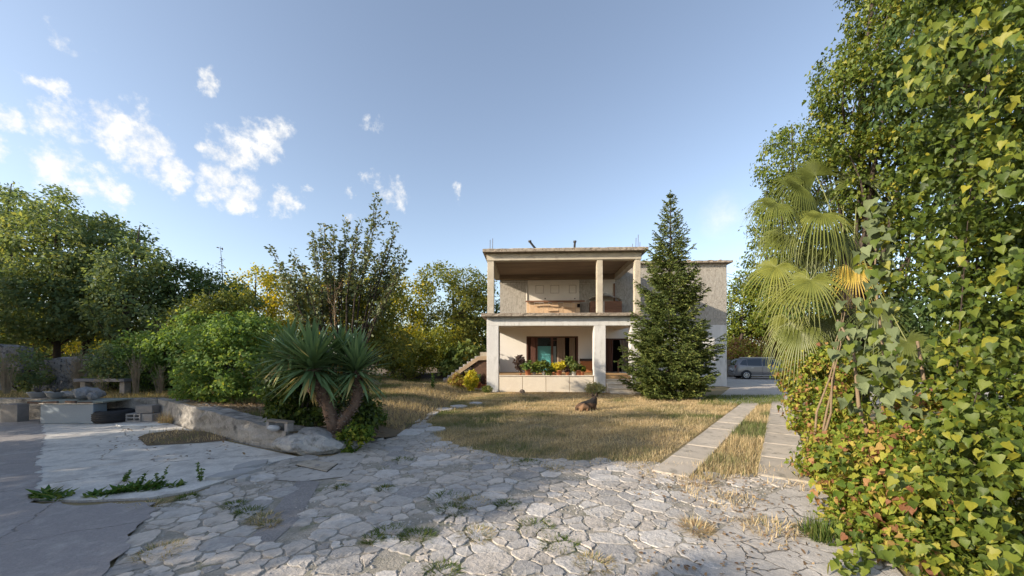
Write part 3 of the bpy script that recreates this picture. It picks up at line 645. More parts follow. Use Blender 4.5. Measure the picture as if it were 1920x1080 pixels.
# wires to the right and overhead
for k, (za, zb) in enumerate(((518,535),(522,545))):
    a = HW(X1, Y0+.2, 6.5-.15*k); b = Q(1600, zb, 30)
    pts = [a.lerp(b, f/8)-Vector((0,0,.5*math.sin(f/8*3.14159))) for f in range(9)]
    o = MB().tube(pts, .012, 4).build('power_line', M_pipe); tag(o, ('upper' if k == 0 else 'lower')+' dark power line running right from the corner of the house wing', 'cable')
# ---------------------------------------------------------------- things on the patio
M_zinc = mat('grey_blue_sheet_metal', (.22,.27,.33), (.195,.24,.30), 1.5, (.26,.31,.37), rough=.55, bump=.05)
M_rubber = mat('tyre_rubber', (.022,.023,.026), (.03,.03,.034), 6, rough=.75, bump=.2)
M_block = mat('concrete_block', (.33,.31,.30), (.27,.25,.245), 5, (.39,.37,.35), rough=.95, bump=.8, bscale=60, rnd=.12)
t = thing('metal_tank', 'low grey blue sheet metal box standing against the back wall of the patio', 'tank', G(125, 795, .018))
MB().box((.0,.16,.245),(1.30,.32,.48), bev=.012).build('body', M_zinc, t)
MB().box((.0,.16,.50),(1.34,.36,.03), bev=.004).build('rim', M_slab, t)
t = thing('shelf_board', 'weathered plank with peeling rust lying over the metal box', 'board', Vector((G(130,795).x,9.2,.48)))
MB().box((-.05,.35,.07),(1.9,.75,.035), bev=.004).build('plank', mat('greenish_board', (.24,.27,.25), (.19,.21,.19)), t)
for x, w in ((-.75,.3),(-.35,.34),(.15,.25),(.5,.3)): MB().box((x,-.05,.065+.01*math.sin(x*9)),(w,.05,.05), rot=(0,.05*math.sin(x*7),0)).build('rusty_scrap', mat('flaking_rust', (.17,.09,.06), (.09,.06,.05)), t)
# tyre lying flat
ty = thing('tyre', 'black worn tyre lying flat on the patio against the back wall', 'tyre', Vector((Q(213,793,9.5).x,9.5,.018)))
prof = [(.20,.03),(.24,.005),(.33,.0),(.38,.03),(.395,.09),(.395,.21),(.38,.27),(.33,.30),(.24,.295),(.20,.27),(.205,.15),(.20,.03)]
MB().lathe(prof, 32).build('casing', M_rubber, ty)
tr = MB()
for z in (.07,.115,.165,.21):
    tr.lathe([(.393,z),(.402,z+.006),(.402,z+.026),(.393,z+.032)], 32)
tr.build('tread', M_rubber, ty)
def cinder(label, c, rz, hollow=True, name='concrete_block', d=(.44,.2,.2)):
    t = thing(name, label, 'block', c, rz); mb = MB(); x, y, z = d
    if hollow:
        for k in range(3): mb.box((0,0,.02+k*(z-.04)/2),(x,y,.035), bev=.004)
        mb.box((-x/2+.02,0,z/2),(.04,y-.004,z-.004)).box((x/2-.02,0,z/2),(.04,y-.004,z-.004)).box((0,y/2-.02,z/2),(x-.08,.03,z-.004)).box((.02,0,z/2),(.035,y-.01,z-.004))
    else: mb.box((0,0,z/2),(x,y,z), bev=.008)
    mb.build('block_body', M_block, t); return t
cinder('hollow grey block with open slots facing forward, right of the tyre', Vector((Q(258,790,9.55).x,9.55,.018)), .05, True, d=(.36,.25,.21))
cinder('grey solid block on the patio floor in the wall corner', Vector((Q(283,789,9.58).x,9.58,.018)), -.04, False, d=(.33,.25,.20))
cinder('pale grey block lying on top of the other two blocks', G(275,772,0)*1.0 if False else Vector((Q(277,789,9.6).x, 9.6, .235)), .1, False, d=(.40,.24,.19))
cinder('single pale block standing by the back wall at the left edge', Vector((Q(28,795,9.5).x,9.5,.018)), .02, False, d=(.42,.24,.45))
sb = G(266, 797, .022); mb = MB(); pts = [(-.62,-.10),(-.42,-.19),(.0,-.15),(.55,.02),(.62,.14),(.05,.10),(-.35,.02)]
mb.prism([(p[0]*.85, p[1]*.9) for p in pts], 0, .025); o = mb.build('white_board', mat('white_laminate', (.66,.68,.70), (.6,.62,.64), 2, rough=.5)); o.location = sb; tag(o, 'flat white board lying on the patio in front of the blocks', 'board')
# bowls, rocks on the back wall
M_bowl = mat('grey_stone_bowl', (.30,.31,.33), (.24,.25,.27), 5, rough=.8, bump=.2)
for k, (px, lab) in enumerate(((73,'left grey stone bowl with a dark dried plant on the back wall'),(107,'right grey stone bowl with a dark dried plant on the back wall'))):
    t = thing('planter_bowl', lab, 'planter', Q(px, 743, 9.75)); t.location.z = .585
    MB().lathe([(.0,.0),(.10,.0),(.16,.05),(.205,.15),(.215,.165),(.19,.165),(.15,.11),(0,.10)], 18).build('bowl', M_bowl, t)
    tw = MB(); r = random.Random(k)
    for i in range(26):
        a = r.uniform(0,6.28); l = r.uniform(.12,.26); tw.tube([(0,0,.1),(math.cos(a)*l*.4,math.sin(a)*l*.4,.1+l*.6),(math.cos(a)*l*.8,math.sin(a)*l*.8,.1+l)], (.008,.012,.004), 4)
    tw.build('dried_plant', mat('dark_dried_stems', (.075,.07,.07), (.12,.11,.10)), t)
M_rockd = mat('dark_grey_rock', (.21,.21,.225), (.29,.29,.30), 9, (.12,.12,.13), rough=.9, bump=1, bscale=30, famp=2.5)
for i, (px, py, d, s, lab) in enumerate(((136,741,(.40,.3,.22),3,'flat grey rock left of the heap on the back wall'),(162,739,(.62,.35,.30),5,'largest grey rock of the heap on the back wall'),(157,750,(.42,.3,.28),7,'pale faceted rock in front on the metal box'),
                                    (172,750,(.26,.2,.20),8,'small rock between the two rocks above the metal box'),(184,746,(.26,.25,.24),9,'round rock at the right end of the heap'),(90,745,(.22,.2,.18),12,'brown lump of stone between the two bowls'),(123,745,(.2,.2,.2),14,'small brown stone right of the bowls'))):
    p = Q(px, py, 9.85 if i not in (2,3) else 9.45); p.z = .575
    boulder('rock', lab, p, d, s, m=M_rockd, rz=i, sub=3, amp=.3, bed=.05)
# small bench made of a plank on two bricks, white stone beneath
bp = G(525, 806, .36)
t = thing('small_bench', 'short weathered plank resting on two bricks on top of the low wall', 'bench', bp, -.42)
MB().box((0,0,.155),(.60,.13,.035), bev=.004).build('plank', mat('grey_old_timber', (.25,.22,.19), (.18,.16,.14), 6, stretch=(1,8,8), bump=.4), t)
for x in (-.26,.24): MB().box((x,0,.068),(.08,.12,.136), bev=.004).build('brick', M_block, t)
boulder('stone', 'angular whitish stone tucked under the short plank bench', bp+Vector((-.05,-.10,0)), (.22,.16,.13), 31, m=mat('white_stone', (.50,.50,.51), (.42,.42,.43), 3, bump=.4), sub=2, amp=.1)
for i, (px, py, w, h, lab) in enumerate(((655,800,.24,.16,'grey rockery stone just right of the yucca stem'),(683,803,.22,.16,'pale rockery stone behind the yellow leaves'),(697,812,.26,.14,'low rockery stone beside the path'),(665,820,.2,.14,'half hidden stone under the yellow leaves'),(677,830,.12,.05,'small white stone at the path edge'))):
    p = G(px, py+6, .04); boulder('stone', lab, p, (w,w*.8,h), 40+i, sub=2, rz=i)
for i, (px, py, w, lab) in enumerate(((705,826,.32,'first flat edging stone where the path begins'),(718,815,.30,'second flat edging stone along the path'),(440,893,.55,'broken pale flag leaning at the patio edge'),(472,876,.5,'long pale flag fragment beside the patio'),(455,902,.22,'small pale fragment in front of the broken flag'))):
    p = G(px, py); n = 6; r = random.Random(i+50); pts = [(math.cos(6.283*k/n)*w/2*r.uniform(.7,1.2), math.sin(6.283*k/n)*w*.32*r.uniform(.7,1.2)) for k in range(n)]
    mb = MB(); mb.prism(pts, 0, .045); o = mb.build('flagstone', mat('pale_flag', (.42,.41,.40), (.36,.35,.35), 3, bump=.4)); o.location = (p.x, p.y, .012); o.rotation_euler = (0,0,.4*i); tag(o, lab, 'stone')

# ruined rubble wall pieces at the back left
M_rubble = mat('rubble_wall', (.30,.295,.31), (.21,.205,.22), 4, (.44,.43,.42), rough=.95, bump=1, bscale=12, blot=((.06,.06,.065), 9, .5, .6))
rough_wall('rubble_wall', 'tall grey ruined wall at the left edge under the trees', [(-18.6,12.4),(-16.4,12.4)], .4, [2.15,2.0], m=M_rubble, amp=.06, seed=21)
W2 = rough_wall('rubble_wall', 'grey ruined wall behind the bowls with rubble stonework face', [(-15.9,12.4),(-14.2,12.4),(-12.8,12.5),(-11.2,12.6),(-9.6,12.8)], .4, [1.55,1.72,1.72,1.6,1.35], m=M_rubble, amp=.05, seed=22)
ro = W2.location; r = random.Random(8)
for k in range(70):
    x = r.uniform(-14.2, -12.9); z = .55+r.random()**1.2*1.05
    boulder('stone', None, (x-ro.x, 12.36-ro.y+r.uniform(-.03,.02), z-.05), (r.uniform(.10,.22), .12, r.uniform(.07,.17)), 100+k, sub=1, parent=W2, cat=None, rz=r.uniform(-.3,.3))
t = thing('plank_bench', 'long grey plank bench in the shade below the trees', 'bench', Q(195, 714, 11.4))
MB().box((0,0,.02),(1.55,.3,.09), bev=.01).build('plank', mat('grey_plank', (.20,.20,.23), (.14,.14,.16), 3, stretch=(1,6,6)), t); MB().box((-.6,.05,-.25),(.15,.2,.46)).build('leg', M_block, t); MB().box((.6,.05,-.25),(.15,.2,.46)).build('leg', M_block, t)

# ---------------------------------------------------------------- car
M_paint = flat('bronze_grey_paint', (.21,.205,.21), .3, .5); M_carglass = flat('tinted_glass', (.02,.03,.04), .05, 0, .9); M_black = flat('black_plastic', (.015,.015,.016), .6)
M_alloy = flat('alloy_wheel', (.55,.55,.56), .3, .8); M_red = flat('tail_lamp', (.12,.012,.014), .25); M_silver = flat('silver_trim', (.55,.55,.55), .35, .6)
cpos = G(1433, 711.5); car = thing('parked_car', 'bronze grey compact estate car parked right of the house, rear towards the left', 'car', (cpos.x+.35, cpos.y+.75, .0), R(-14))
ST = [(-2.17,.48,.42,.60,.52,.62,.55),(-2.13,.72,.30,.80,.60,.84,.72),(-2.03,.80,.24,.97,.74,1.10,.70),(-1.90,.84,.24,1.00,.78,1.38,.66),(-1.72,.86,.24,1.01,.80,1.53,.62),(-1.2,.87,.24,1.0,.82,1.60,.60),
      (-.5,.87,.24,.98,.83,1.63,.60),(.3,.87,.24,.95,.83,1.60,.60),(.75,.87,.24,.94,.82,1.47,.62),(1.1,.87,.24,.94,.80,1.22,.66),(1.42,.86,.24,.92,.76,1.00,.68),(1.8,.84,.24,.82,.72,.90,.60),(2.08,.74,.26,.68,.62,.76,.52),(2.19,.55,.38,.52,.50,.58,.45)]
def sect(s):
    x, w, zb, zl, yb, zt, yt = s; zm = (zb+zl)/2
    h = [(w*.9, zb), (w*.99, zb+.10), (w, zm), (w*.985, zl-.06), (yb+.03, zl), (yt, zt-.03), (yt*.75, zt+.015), (0, zt+.03)]
    return [Vector((x, -y, z)) for y, z in h]+[Vector((x, y, z)) for y, z in h[-2::-1]]
secs = [sect(s) for s in ST]; k = len(secs[0]); mb = MB()
mb.add([v for s in secs for v in s], [(i*k+j, (i+1)*k+j, (i+1)*k+j+1, i*k+j+1) for i in range(len(secs)-1) for j in range(k-1)]+[(i*k+k-1, (i+1)*k+k-1, (i+1)*k, i*k) for i in range(len(secs)-1)]+[tuple(range(k))[::-1], tuple(range((len(secs)-1)*k, len(secs)*k))], True)
body = mb.build('body', M_paint, car)
def lerp_sec(x):
    for i in range(len(ST)-1):
        if ST[i][0] <= x <= ST[i+1][0]:
            f = (x-ST[i][0])/(ST[i+1][0]-ST[i][0]); return [a.lerp(b, f) for a, b in zip(secs[i], secs[i+1])]
def sidepanel(name, corners, m, par, off=.012):
    """corners: (x, fraction between belt and roof)"""
    for sgn in (1, -1):
        vs = []
        for x, f in corners:
            s = lerp_sec(x); a, b = s[4], s[5]; p = a.lerp(b, f); p = Vector((p.x, p.y-off, p.z+.004)); p.y *= sgn; vs.append(p)
        mbx = MB(); mbx.add(vs, [tuple(range(len(vs)))]); mbx.build(name, m, par)
sidepanel('window', [(-1.78,.25),(-1.30,.06),(-1.30,.86),(-1.55,.80)], M_carglass, car)
sidepanel('window', [(-1.25,.05),(-.32,.05),(-.30,.90),(-1.25,.88)], M_carglass, car)
sidepanel('window', [(-.25,.05),(.92,.06),(.62,.84),(.30,.90),(-.23,.90)], M_carglass, car)
sidepanel('window', [(.97,.07),(1.25,.12),(1.02,.55)], M_carglass, car)
mb = MB(); mb.add([(-2.065,-.60,1.02),(-2.065,.60,1.02),(-1.84,.55,1.44),(-1.84,-.55,1.44)], [(0,1,2,3)]); mb.build('rear_window', M_carglass, car).location = (-.03,0,.02)
mb = MB(); mb.add([(1.40,-.62,1.04),(1.40,.62,1.04),(.78,.56,1.50),(.78,-.56,1.50)], [(0,1,2,3)]); mb.build('windscreen', M_carglass, car).location = (.02,0,.025)
for sgn in (1,-1):
    MB().box((-2.02, sgn*.70, .92), (.16,.14,.26), bev=.03).build('tail_light', M_red, car)
    MB().box((2.02, sgn*.60, .66), (.22,.22,.12), bev=.03).build('headlight', M_silver, car)
    MB().box((.98, sgn*.93, 1.0), (.14,.16,.11), bev=.03).build('mirror', M_paint, car)
    MB().box((.0, sgn*.88, .30), (2.2,.03,.035), bev=.008).build('side_trim', M_silver, car)
    for x in (-.95,.10): MB().box((x, sgn*.878, .86), (.16,.02,.03)).build('door_handle', M_silver, car)
    for x in (-1.26,-.28,1.02):
        s = lerp_sec(x); MB().tube([(x,sgn*(-s[1].y+.001),.34),(x,sgn*(-s[2].y+.001),s[2].z),(x,sgn*(-s[4].y+.001),s[4].z)], .006, 4).build('door_gap', M_black, car)
    for x in (-1.36, 1.36):
        rot = Matrix.Rotation(R(90), 3, 'X')
        mb = MB(); mb.lathe([(.0,.0),(.365,.0),(.365,.02),(0,.02)], 24, (x, sgn*.872+.01, .335), rot); mb.build('wheel_arch', M_black, car)
        w = MB(); w.lathe([(.20,-.10),(.30,-.105),(.315,-.06),(.315,.06),(.30,.105),(.20,.10)], 24, (x, sgn*.80, .315), rot); wo = w.build('wheel', M_rubber, car)
        yy = sgn*.905; rm = MB(); rm.lathe([(.175,-.01),(.205,-.01),(.205,.01),(.175,.01),(.175,-.01)], 24, (x, yy, .315), rot); rm.lathe([(0,-.012),(.05,-.012),(.05,.012),(0,.012)], 10, (x, yy, .315), rot)
        for a in range(7): an = a*6.283/7; rm.box((x+math.cos(an)*.11, yy, .315+math.sin(an)*.11), (.14,.015,.035), rot=(0,-an,0))
        rm.build('rim', M_alloy, wo)
        rb = MB(); rb.lathe([(0,-.004),(.19,-.004),(.19,.004),(0,.004)], 16, (x, yy-sgn*.015, .315), rot); rb.build('hub_shadow', M_black, wo)
MB().box((-2.14,0,.42),(.10,1.45,.22), bev=.04).build('rear_bumper', M_paint, car); MB().box((2.14,0,.40),(.10,1.3,.2), bev=.04).build('front_bumper', M_paint, car)
MB().box((-2.14,0,.78),(.02,.42,.11)).build('number_plate', flat('plate_white', (.6,.6,.58)), car); MB().box((-.4,-.56,1.645),(2.0,.03,.03)).build('roof_rail', M_silver, car); MB().box((-.4,.56,1.645),(2.0,.03,.03)).build('roof_rail', M_silver, car)
# low wall behind the car
rough_wall('boundary_wall', 'pale stone boundary wall behind the parked car', [(11.5,31.5),(24,31.2),(40,31)], .4, [1.45,1.45,1.45], m=mat('warm_field_stone', (.30,.25,.18), (.20,.16,.12), 3, (.38,.32,.24), bump=1, bscale=8, blot=((.08,.07,.05), 3, .5, .6)), amp=.04, step=.6, seed=31)

# ---------------------------------------------------------------- dog
def fur(name):
    m, N, L, B = _nt(name); tc = N.new('ShaderNodeTexCoord'); co = tc.outputs['Object']
    at = N.new('ShaderNodeAttribute'); at.attribute_name = 'coat'
    ad = N.new('ShaderNodeMath'); ad.operation = 'ADD'; s = N.new('ShaderNodeMath'); s.operation = 'MULTIPLY_ADD'; s.inputs[1].default_value = .5; s.inputs[2].default_value = -.25
    L.new(noise(N, L, co, 22, 6, .7), s.inputs[0]); L.new(s.outputs[0], ad.inputs[0]); L.new(at.outputs['Fac'], ad.inputs[1])
    L.new(ramp(N, L, ad.outputs[0], [(.25,(.014,.010,.008)),(.55,(.085,.045,.024)),(.9,(.26,.145,.075))]), B.inputs['Base Color']); B.inputs['Roughness'].default_value = .85
    b = N.new('ShaderNodeBump'); b.inputs['Strength'].default_value = .7; b.inputs['Distance'].default_value = .02; L.new(noise(N, L, co, 60, 5, .7), b.inputs['Height']); L.new(b.outputs[0], B.inputs['Normal']); return m
def skin(name, verts, edges, radii, root=0, sub=2):
    me = bpy.data.meshes.new(name); me.from_pydata(verts, edges, []); o = bpy.data.objects.new(name, me); COL.objects.link(o)
    o.modifiers.new('s', 'SKIN'); sd = o.modifiers.new('u', 'SUBSURF'); sd.levels = sub; sd.render_levels = sub
    for i, rr in enumerate(radii): me.skin_vertices[0].data[i].radius = rr if isinstance(rr, tuple) else (rr, rr); me.skin_vertices[0].data[i].use_root = (i == root)
    dg = bpy.context.evaluated_depsgraph_get(); dg.update(); m2 = bpy.data.meshes.new_from_object(o.evaluated_get(dg)); bpy.data.objects.remove(o, do_unlink=True)
    m2.polygons.foreach_set('use_smooth', [True]*len(m2.polygons)); return m2
dp = G(1100, 769)+Vector((0,0,-.035)); dog = thing('dog', 'brown and black shepherd dog lying in the dry grass, seen from behind with ears up', 'dog', dp, R(24))
# local: x forward (head), body lying; z up
DV = [(-.28,0,.17),(-.10,0,.19),(.06,0,.20),(.20,0,.23),(.28,.01,.32),(.33,.03,.395),(.345,.08,.41),(.37,.15,.385),(.39,.20,.37),
      (-.38,0,.12),(-.46,-.08,.05),(-.40,-.20,.03),(-.26,-.26,.025),           # tail curled along the near side
      (-.24,-.15,.13),(-.06,-.20,.12),(-.16,-.22,.045),(.02,-.24,.035),          # near hind thigh, knee, hock, paw
      (-.24,.14,.10),(-.06,.2,.08),(.04,.2,.035),
      (.20,-.10,.14),(.26,-.13,.045),(.46,-.12,.035),(.20,.10,.14),(.26,.13,.045),(.46,.12,.035)]
DE = [(0,1),(1,2),(2,3),(3,4),(4,5),(5,6),(6,7),(7,8),(0,9),(9,10),(10,11),(11,12),(0,13),(13,14),(14,15),(15,16),(0,17),(17,18),(18,19),(3,20),(20,21),(21,22),(3,23),(23,24),(24,25)]
DR = [(.16,.15),(.15,.15),(.15,.155),(.14,.15),(.11,.11),(.085,.085),(.07,.07),(.042,.042),(.028,.028),.05,.034,.026,.014,(.12,.12),(.105,.10),.04,.028,.09,.07,.03,.085,.036,.026,.085,.036,.026]
dm = skin('body', DV, DE, DR); co = np.zeros(len(dm.vertices)*3); dm.vertices.foreach_get('co', co); co = co.reshape(-1,3)
coat = .55+.0*co[:,0]; coat = np.where((co[:,2] > .25) & (co[:,0] < .26) & (co[:,0] > -.22), .12, coat); coat = np.where((co[:,0] < -.08) & (np.abs(co[:,1]) > .12) & (co[:,2] > .05), .82, coat)
coat = np.where((co[:,0] > .24) & (co[:,2] > .22), .36, coat); coat = np.where(co[:,1] > .17*(co[:,0] > .3)+9*(co[:,0] <= .3), .1, coat); coat = np.where(co[:,2] < .07, .7, coat)
a_ = dm.attributes.new('coat', 'FLOAT', 'POINT'); a_.data.foreach_set('value', coat.astype(np.float32)); M_fur = fur('shepherd_coat'); dm.materials.append(M_fur); npobj('body', dm, dog)
for sgn in (1,-1):
    c = Vector((.335+sgn*.058, .045-sgn*.022, .455)); e = MB(); tip = c+Vector((sgn*.012, .0, .15)); b = [c+Vector((-.046,-.012,-.02)), c+Vector((.046,-.012,-.02)), c+Vector((.034,.022,-.02)), c+Vector((-.034,.022,-.02))]
    mid = [p.lerp(tip, .5)+(p-c)*.25 for p in b]; e.add(b+mid+[tip], [(0,1,5,4),(1,2,6,5),(2,3,7,6),(3,0,4,7),(4,5,8),(5,6,8),(6,7,8),(7,4,8)], True); e.build('ear', M_black if False else mat('dark_ear_fur', (.03,.02,.015), (.045,.03,.02)), dog)
    MB().lathe([(0,-.008),(.008,0),(0,.008)], 8, (.362+sgn*.045, .125-sgn*.017, .43)).build('eye', M_black, dog)
MB().lathe([(0,-.016),(.016,0),(0,.016)], 10, (.398,.228,.372)).build('nose', M_black, dog)
# ---------------------------------------------------------------- vegetation
M_bark = mat('brown_bark', (.085,.065,.05), (.055,.042,.034), 8, (.13,.105,.085), rough=.95, bump=.8, bscale=25)
M_barkpale = mat('pale_stem', (.26,.19,.12), (.19,.14,.09), 8, (.33,.26,.18), rough=.9)
L_grove = leafmat('shade_green_leaves', [(0,(.085,.135,.075)),(.45,(.135,.20,.10)),(.8,(.18,.24,.12)),(1,(.23,.26,.10))], trans=.45)
L_dark = leafmat('dark_green_leaves', [(0,(.055,.095,.036)),(.5,(.088,.145,.050)),(.85,(.145,.19,.06)),(1,(.25,.22,.05))], trans=.45)
L_yel = leafmat('yellow_green_leaves', [(0,(.11,.15,.03)),(.4,(.25,.27,.042)),(.75,(.46,.40,.045)),(1,(.56,.42,.05))], trans=.5)
L_mid = leafmat('olive_green_leaves', [(0,(.085,.12,.036)),(.5,(.16,.19,.05)),(.85,(.28,.27,.055)),(1,(.38,.32,.05))], trans=.4)
L_ash = leafmat('fresh_green_leaves', [(0,(.10,.17,.055)),(.5,(.17,.28,.08)),(.85,(.25,.34,.10)),(1,(.32,.34,.09))], trans=.45)
L_pear = leafmat('pear_leaves', [(0,(.075,.11,.058)),(.5,(.115,.15,.07)),(.85,(.17,.19,.08)),(1,(.25,.20,.06))], trans=.25, spec=.5)
L_laurel = leafmat('laurel_leaves', [(0,(.055,.09,.018)),(.5,(.125,.165,.026)),(.85,(.21,.23,.034)),(1,(.26,.25,.03))], trans=.35, rough=.4)
L_fig = leafmat('fig_leaves', [(0,(.07,.11,.03)),(.5,(.13,.18,.05)),(.85,(.19,.22,.07)),(1,(.30,.24,.03))])
L_ivy = leafmat('ivy_leaves', [(0,(.036,.060,.012)),(.45,(.080,.120,.018)),(.8,(.16,.19,.026)),(1,(.30,.27,.032))], trans=.3, rough=.5, spec=.3)
L_vine = leafmat('yellowing_vine_leaves', [(0,(.06,.11,.018)),(.3,(.13,.19,.027)),(.6,(.26,.29,.04)),(.8,(.40,.33,.07)),(.92,(.36,.20,.09)),(1,(.24,.11,.06))], trans=.35)
L_grey = leafmat('soft_grey_green_leaves', [(0,(.085,.11,.052)),(.5,(.125,.158,.078)),(1,(.18,.215,.105))], trans=.2, rough=.65)
L_fir = leafmat('fir_needles', [(0,(.055,.085,.028)),(.5,(.11,.15,.042)),(.85,(.22,.24,.055)),(1,(.27,.25,.07))], trans=.12, rough=.6)
L_straw = leafmat('dry_grass', [(0,(.13,.17,.06)),(.3,(.30,.27,.15)),(.5,(.50,.39,.23)),(.75,(.64,.51,.31)),(.9,(.72,.60,.40)),(1,(.36,.22,.13))], trans=.3, rough=.9, spec=.05, tcol=1.1)
L_grass = leafmat('green_grass', [(0,(.06,.11,.028)),(.6,(.12,.16,.04)),(1,(.34,.28,.12))], trans=.3, rough=.9, spec=.05)
L_weed = leafmat('weed_leaves', [(0,(.05,.12,.028)),(.6,(.09,.17,.04)),(1,(.16,.2,.05))], trans=.3)
L_twig = leafmat('dry_stalks', [(0,(.25,.20,.13)),(1,(.42,.35,.24))], trans=.1)
L_yucca = leafmat('yucca_leaves', [(0,(.08,.14,.065)),(.5,(.135,.215,.095)),(.85,(.20,.29,.13)),(1,(.48,.38,.15))], trans=.15, rough=.45)
L_palm = leafmat('palm_fronds', [(0,(.05,.070,.016)),(.5,(.12,.14,.028)),(.8,(.25,.25,.045)),(1,(.42,.30,.05))], trans=.2, rough=.4, spec=.4)

def clumps(lobes, r, k=1.0):
    """lobes: (centre, radii) -> clump centres, outward directions, weights"""
    C = []; O = []
    for c, rad in lobes:
        rad = np.array(rad); n = max(4, int(k*14*(rad[0]*rad[2]+rad[0]*rad[1]+rad[1]*rad[2])/3/(r*r*2.2)))
        d = nrm(RNG.normal(size=(n, 3))); f = RNG.uniform(.45, 1.0, (n, 1))**.6
        f *= 1+.14*np.sin(d[:, :1]*5+c[0])*np.sin(d[:, 1:2]*4+d[:, 2:]*6+c[2])
        C.append(np.array(c)+d*f*rad); O.append(nrm(d/rad))
    return np.concatenate(C), np.concatenate(O)
def foliage(lobes, size, dens, tmpl=T_RHOMB, r=.45, k=1.0, up=.5, rnd=.7, hang=0.0, vb=.5, vs=.22, zmin=None, flatz=.75, aspect=1.0, sun=None, ztop=None):
    """leaf arrays for a crown; dens = leaves per clump"""
    C, O = clumps(lobes, r, k); n = len(C)
    cr = r*RNG.uniform(.6, 1.25, n); cv = np.clip(RNG.normal(0, .13, n), -.35, .35)
    N_ = n*dens; idx = np.repeat(np.arange(n), dens)
    d = nrm(RNG.normal(size=(N_, 3))); f = RNG.uniform(.25, 1.0, (N_, 1))
    P = C[idx]+d*f*cr[idx][:, None]*np.array([1, 1, flatz])
    P[:, 2] += RNG.normal(0, .03, N_)
    Nn = nrm(d*.6+O[idx]*.5+np.array([0, 0, up])+RNG.normal(size=(N_, 3))*rnd)
    Td = d*.7+O[idx]*.4+RNG.normal(size=(N_, 3))*.5+np.array([0, 0, -hang])
    v = np.clip(vb+cv[idx]+RNG.normal(0, vs, N_), 0, 1)
    if zmin is not None:
        k_ = P[:, 2] > zmin; P, Nn, Td, v = P[k_], Nn[k_], Td[k_], v[k_]
    return scatter(tmpl, P, Nn, Td, size*np.clip(RNG.normal(.93,.26,len(P)),.35,1.6), v, RNG.uniform(.85, 1.15, len(P))*aspect), (C, O)
def PL(px, py, rx, rz, Y, ry=None):
    c = Q(px, py, Y); return (tuple(c), (rx/FP*Y, (ry if ry is not None else rx/FP*Y), rz/FP*Y))
def limb_path(a, b, bend=.12, n=5):
    a, b = Vector(a), Vector(b); l = (b-a).length; off = Vector(RNG.normal(size=3))*bend*l
    return [a.lerp(b, i/(n-1))+off*math.sin(math.pi*i/(n-1)) for i in range(n)]
def tree(name, label, cat, base, lobes, m, size, dens, trunk=.12, fork=.45, nl=12, bark=None, group=None, stems=1, crown='crown', **kw):
    base = Vector(base); t = thing(name, label, cat, base, 0, group)
    loc = [((c[0]-base.x, c[1]-base.y, c[2]-base.z), r) for c, r in lobes]
    (V, ps, v), (C, O) = foliage(loc, size, dens, **kw)
    npobj(crown, npmesh(crown, V, ps, m, v), t)
    cen = Vector(np.mean([l[0] for l in loc], axis=0)); bark = bark or M_bark
    top = Vector((cen.x*.8, cen.y*.8, max(l[0][2]+l[1][2]*.5 for l in loc)))
    for s in range(stems):
        mb = MB(); o = Vector((RNG.uniform(-.1,.1)*s, RNG.uniform(-.1,.1)*s, 0))
        tp = top+Vector((RNG.uniform(-.6,.6)*s, RNG.uniform(-.3,.3)*s, 0))*(1 if trunk > .02 else .3); path = [o+Vector((0,0,-.05))]+[o.lerp(tp, f)+Vector((RNG.uniform(-1,1), RNG.uniform(-1,1), 0))*.06*top.z*.4 for f in (.2,.4,.6,.8,1)]
        mb.tube(path, [trunk*x for x in (1.25,1,.85,.65,.4,.15)], 8); mb.build('trunk', bark, t)
    if nl == 0: return t
    lb = MB(); sel = RNG.choice(len(C), min(nl, len(C)), replace=False)
    for i in sel:
        f = RNG.uniform(fork*.6, .8); a = path[min(4, int(f*5))]; p = limb_path(a, C[i], .08); lb.tube(p, [trunk*.45*x for x in (1,.8,.55,.35,.15)], 5, cap=False)
    lb.build('limb', bark, t)
    return t
def gz(px, Y): return Vector(((px-960)/FP*Y, Y, H((px-960)/FP*Y, Y)))

# --- grove on the left
grove = 'shady trees of the left grove'
GT = [('tall bushy tree at the left edge of the picture, a thin leader above its crown', 18, 15.5, [(62,400,12,20),(5,470,85,95),(-70,500,80,110),(28,590,75,75),(22,395,34,50),(20,365,12,26)], .14, .62),
      ('second tree of the left grove, a pointed yellow green leader on top', 105, 15.0, [(95,470,75,85),(125,560,85,80),(110,415,36,40),(112,388,14,26),(112,372,7,14),(145,405,12,18),(65,570,60,80)], .14, .62),
      ('third tree of the left grove with a broad dark crown and a bare trunk below', 152, 16.0, [(185,500,70,75),(200,580,70,70),(190,440,36,32),(188,414,12,16),(215,425,10,14),(155,540,60,70)], .14, .6),
      ('fourth tree of the left grove, its sparse crown open to the sky on the right', 240, 15.2, [(245,500,48,50),(285,510,24,34),(235,455,30,26),(255,575,65,65),(295,560,30,50),(262,440,12,16),(300,482,10,16)], .14, .58),
      ('round blue green tree to the right of the left grove', 350, 16.5, [(350,545,55,52),(375,600,60,60),(320,610,60,65),(345,515,30,25),(415,560,45,45),(450,590,45,45)], .13, .55)]
for i, (lab, px, Y, lb, s, vb) in enumerate(GT):
    tree('tree', lab, 'tree', gz(px, Y), [PL(*l, Y+(j % 3-1)*.5, min(l[2]/FP*Y, 1.6)) for j, l in enumerate(lb)], L_grove if i < 4 else L_dark, s, 52, trunk=.10, r=.48, k=1.35, vb=vb, nl=10, group=grove, hang=.2)
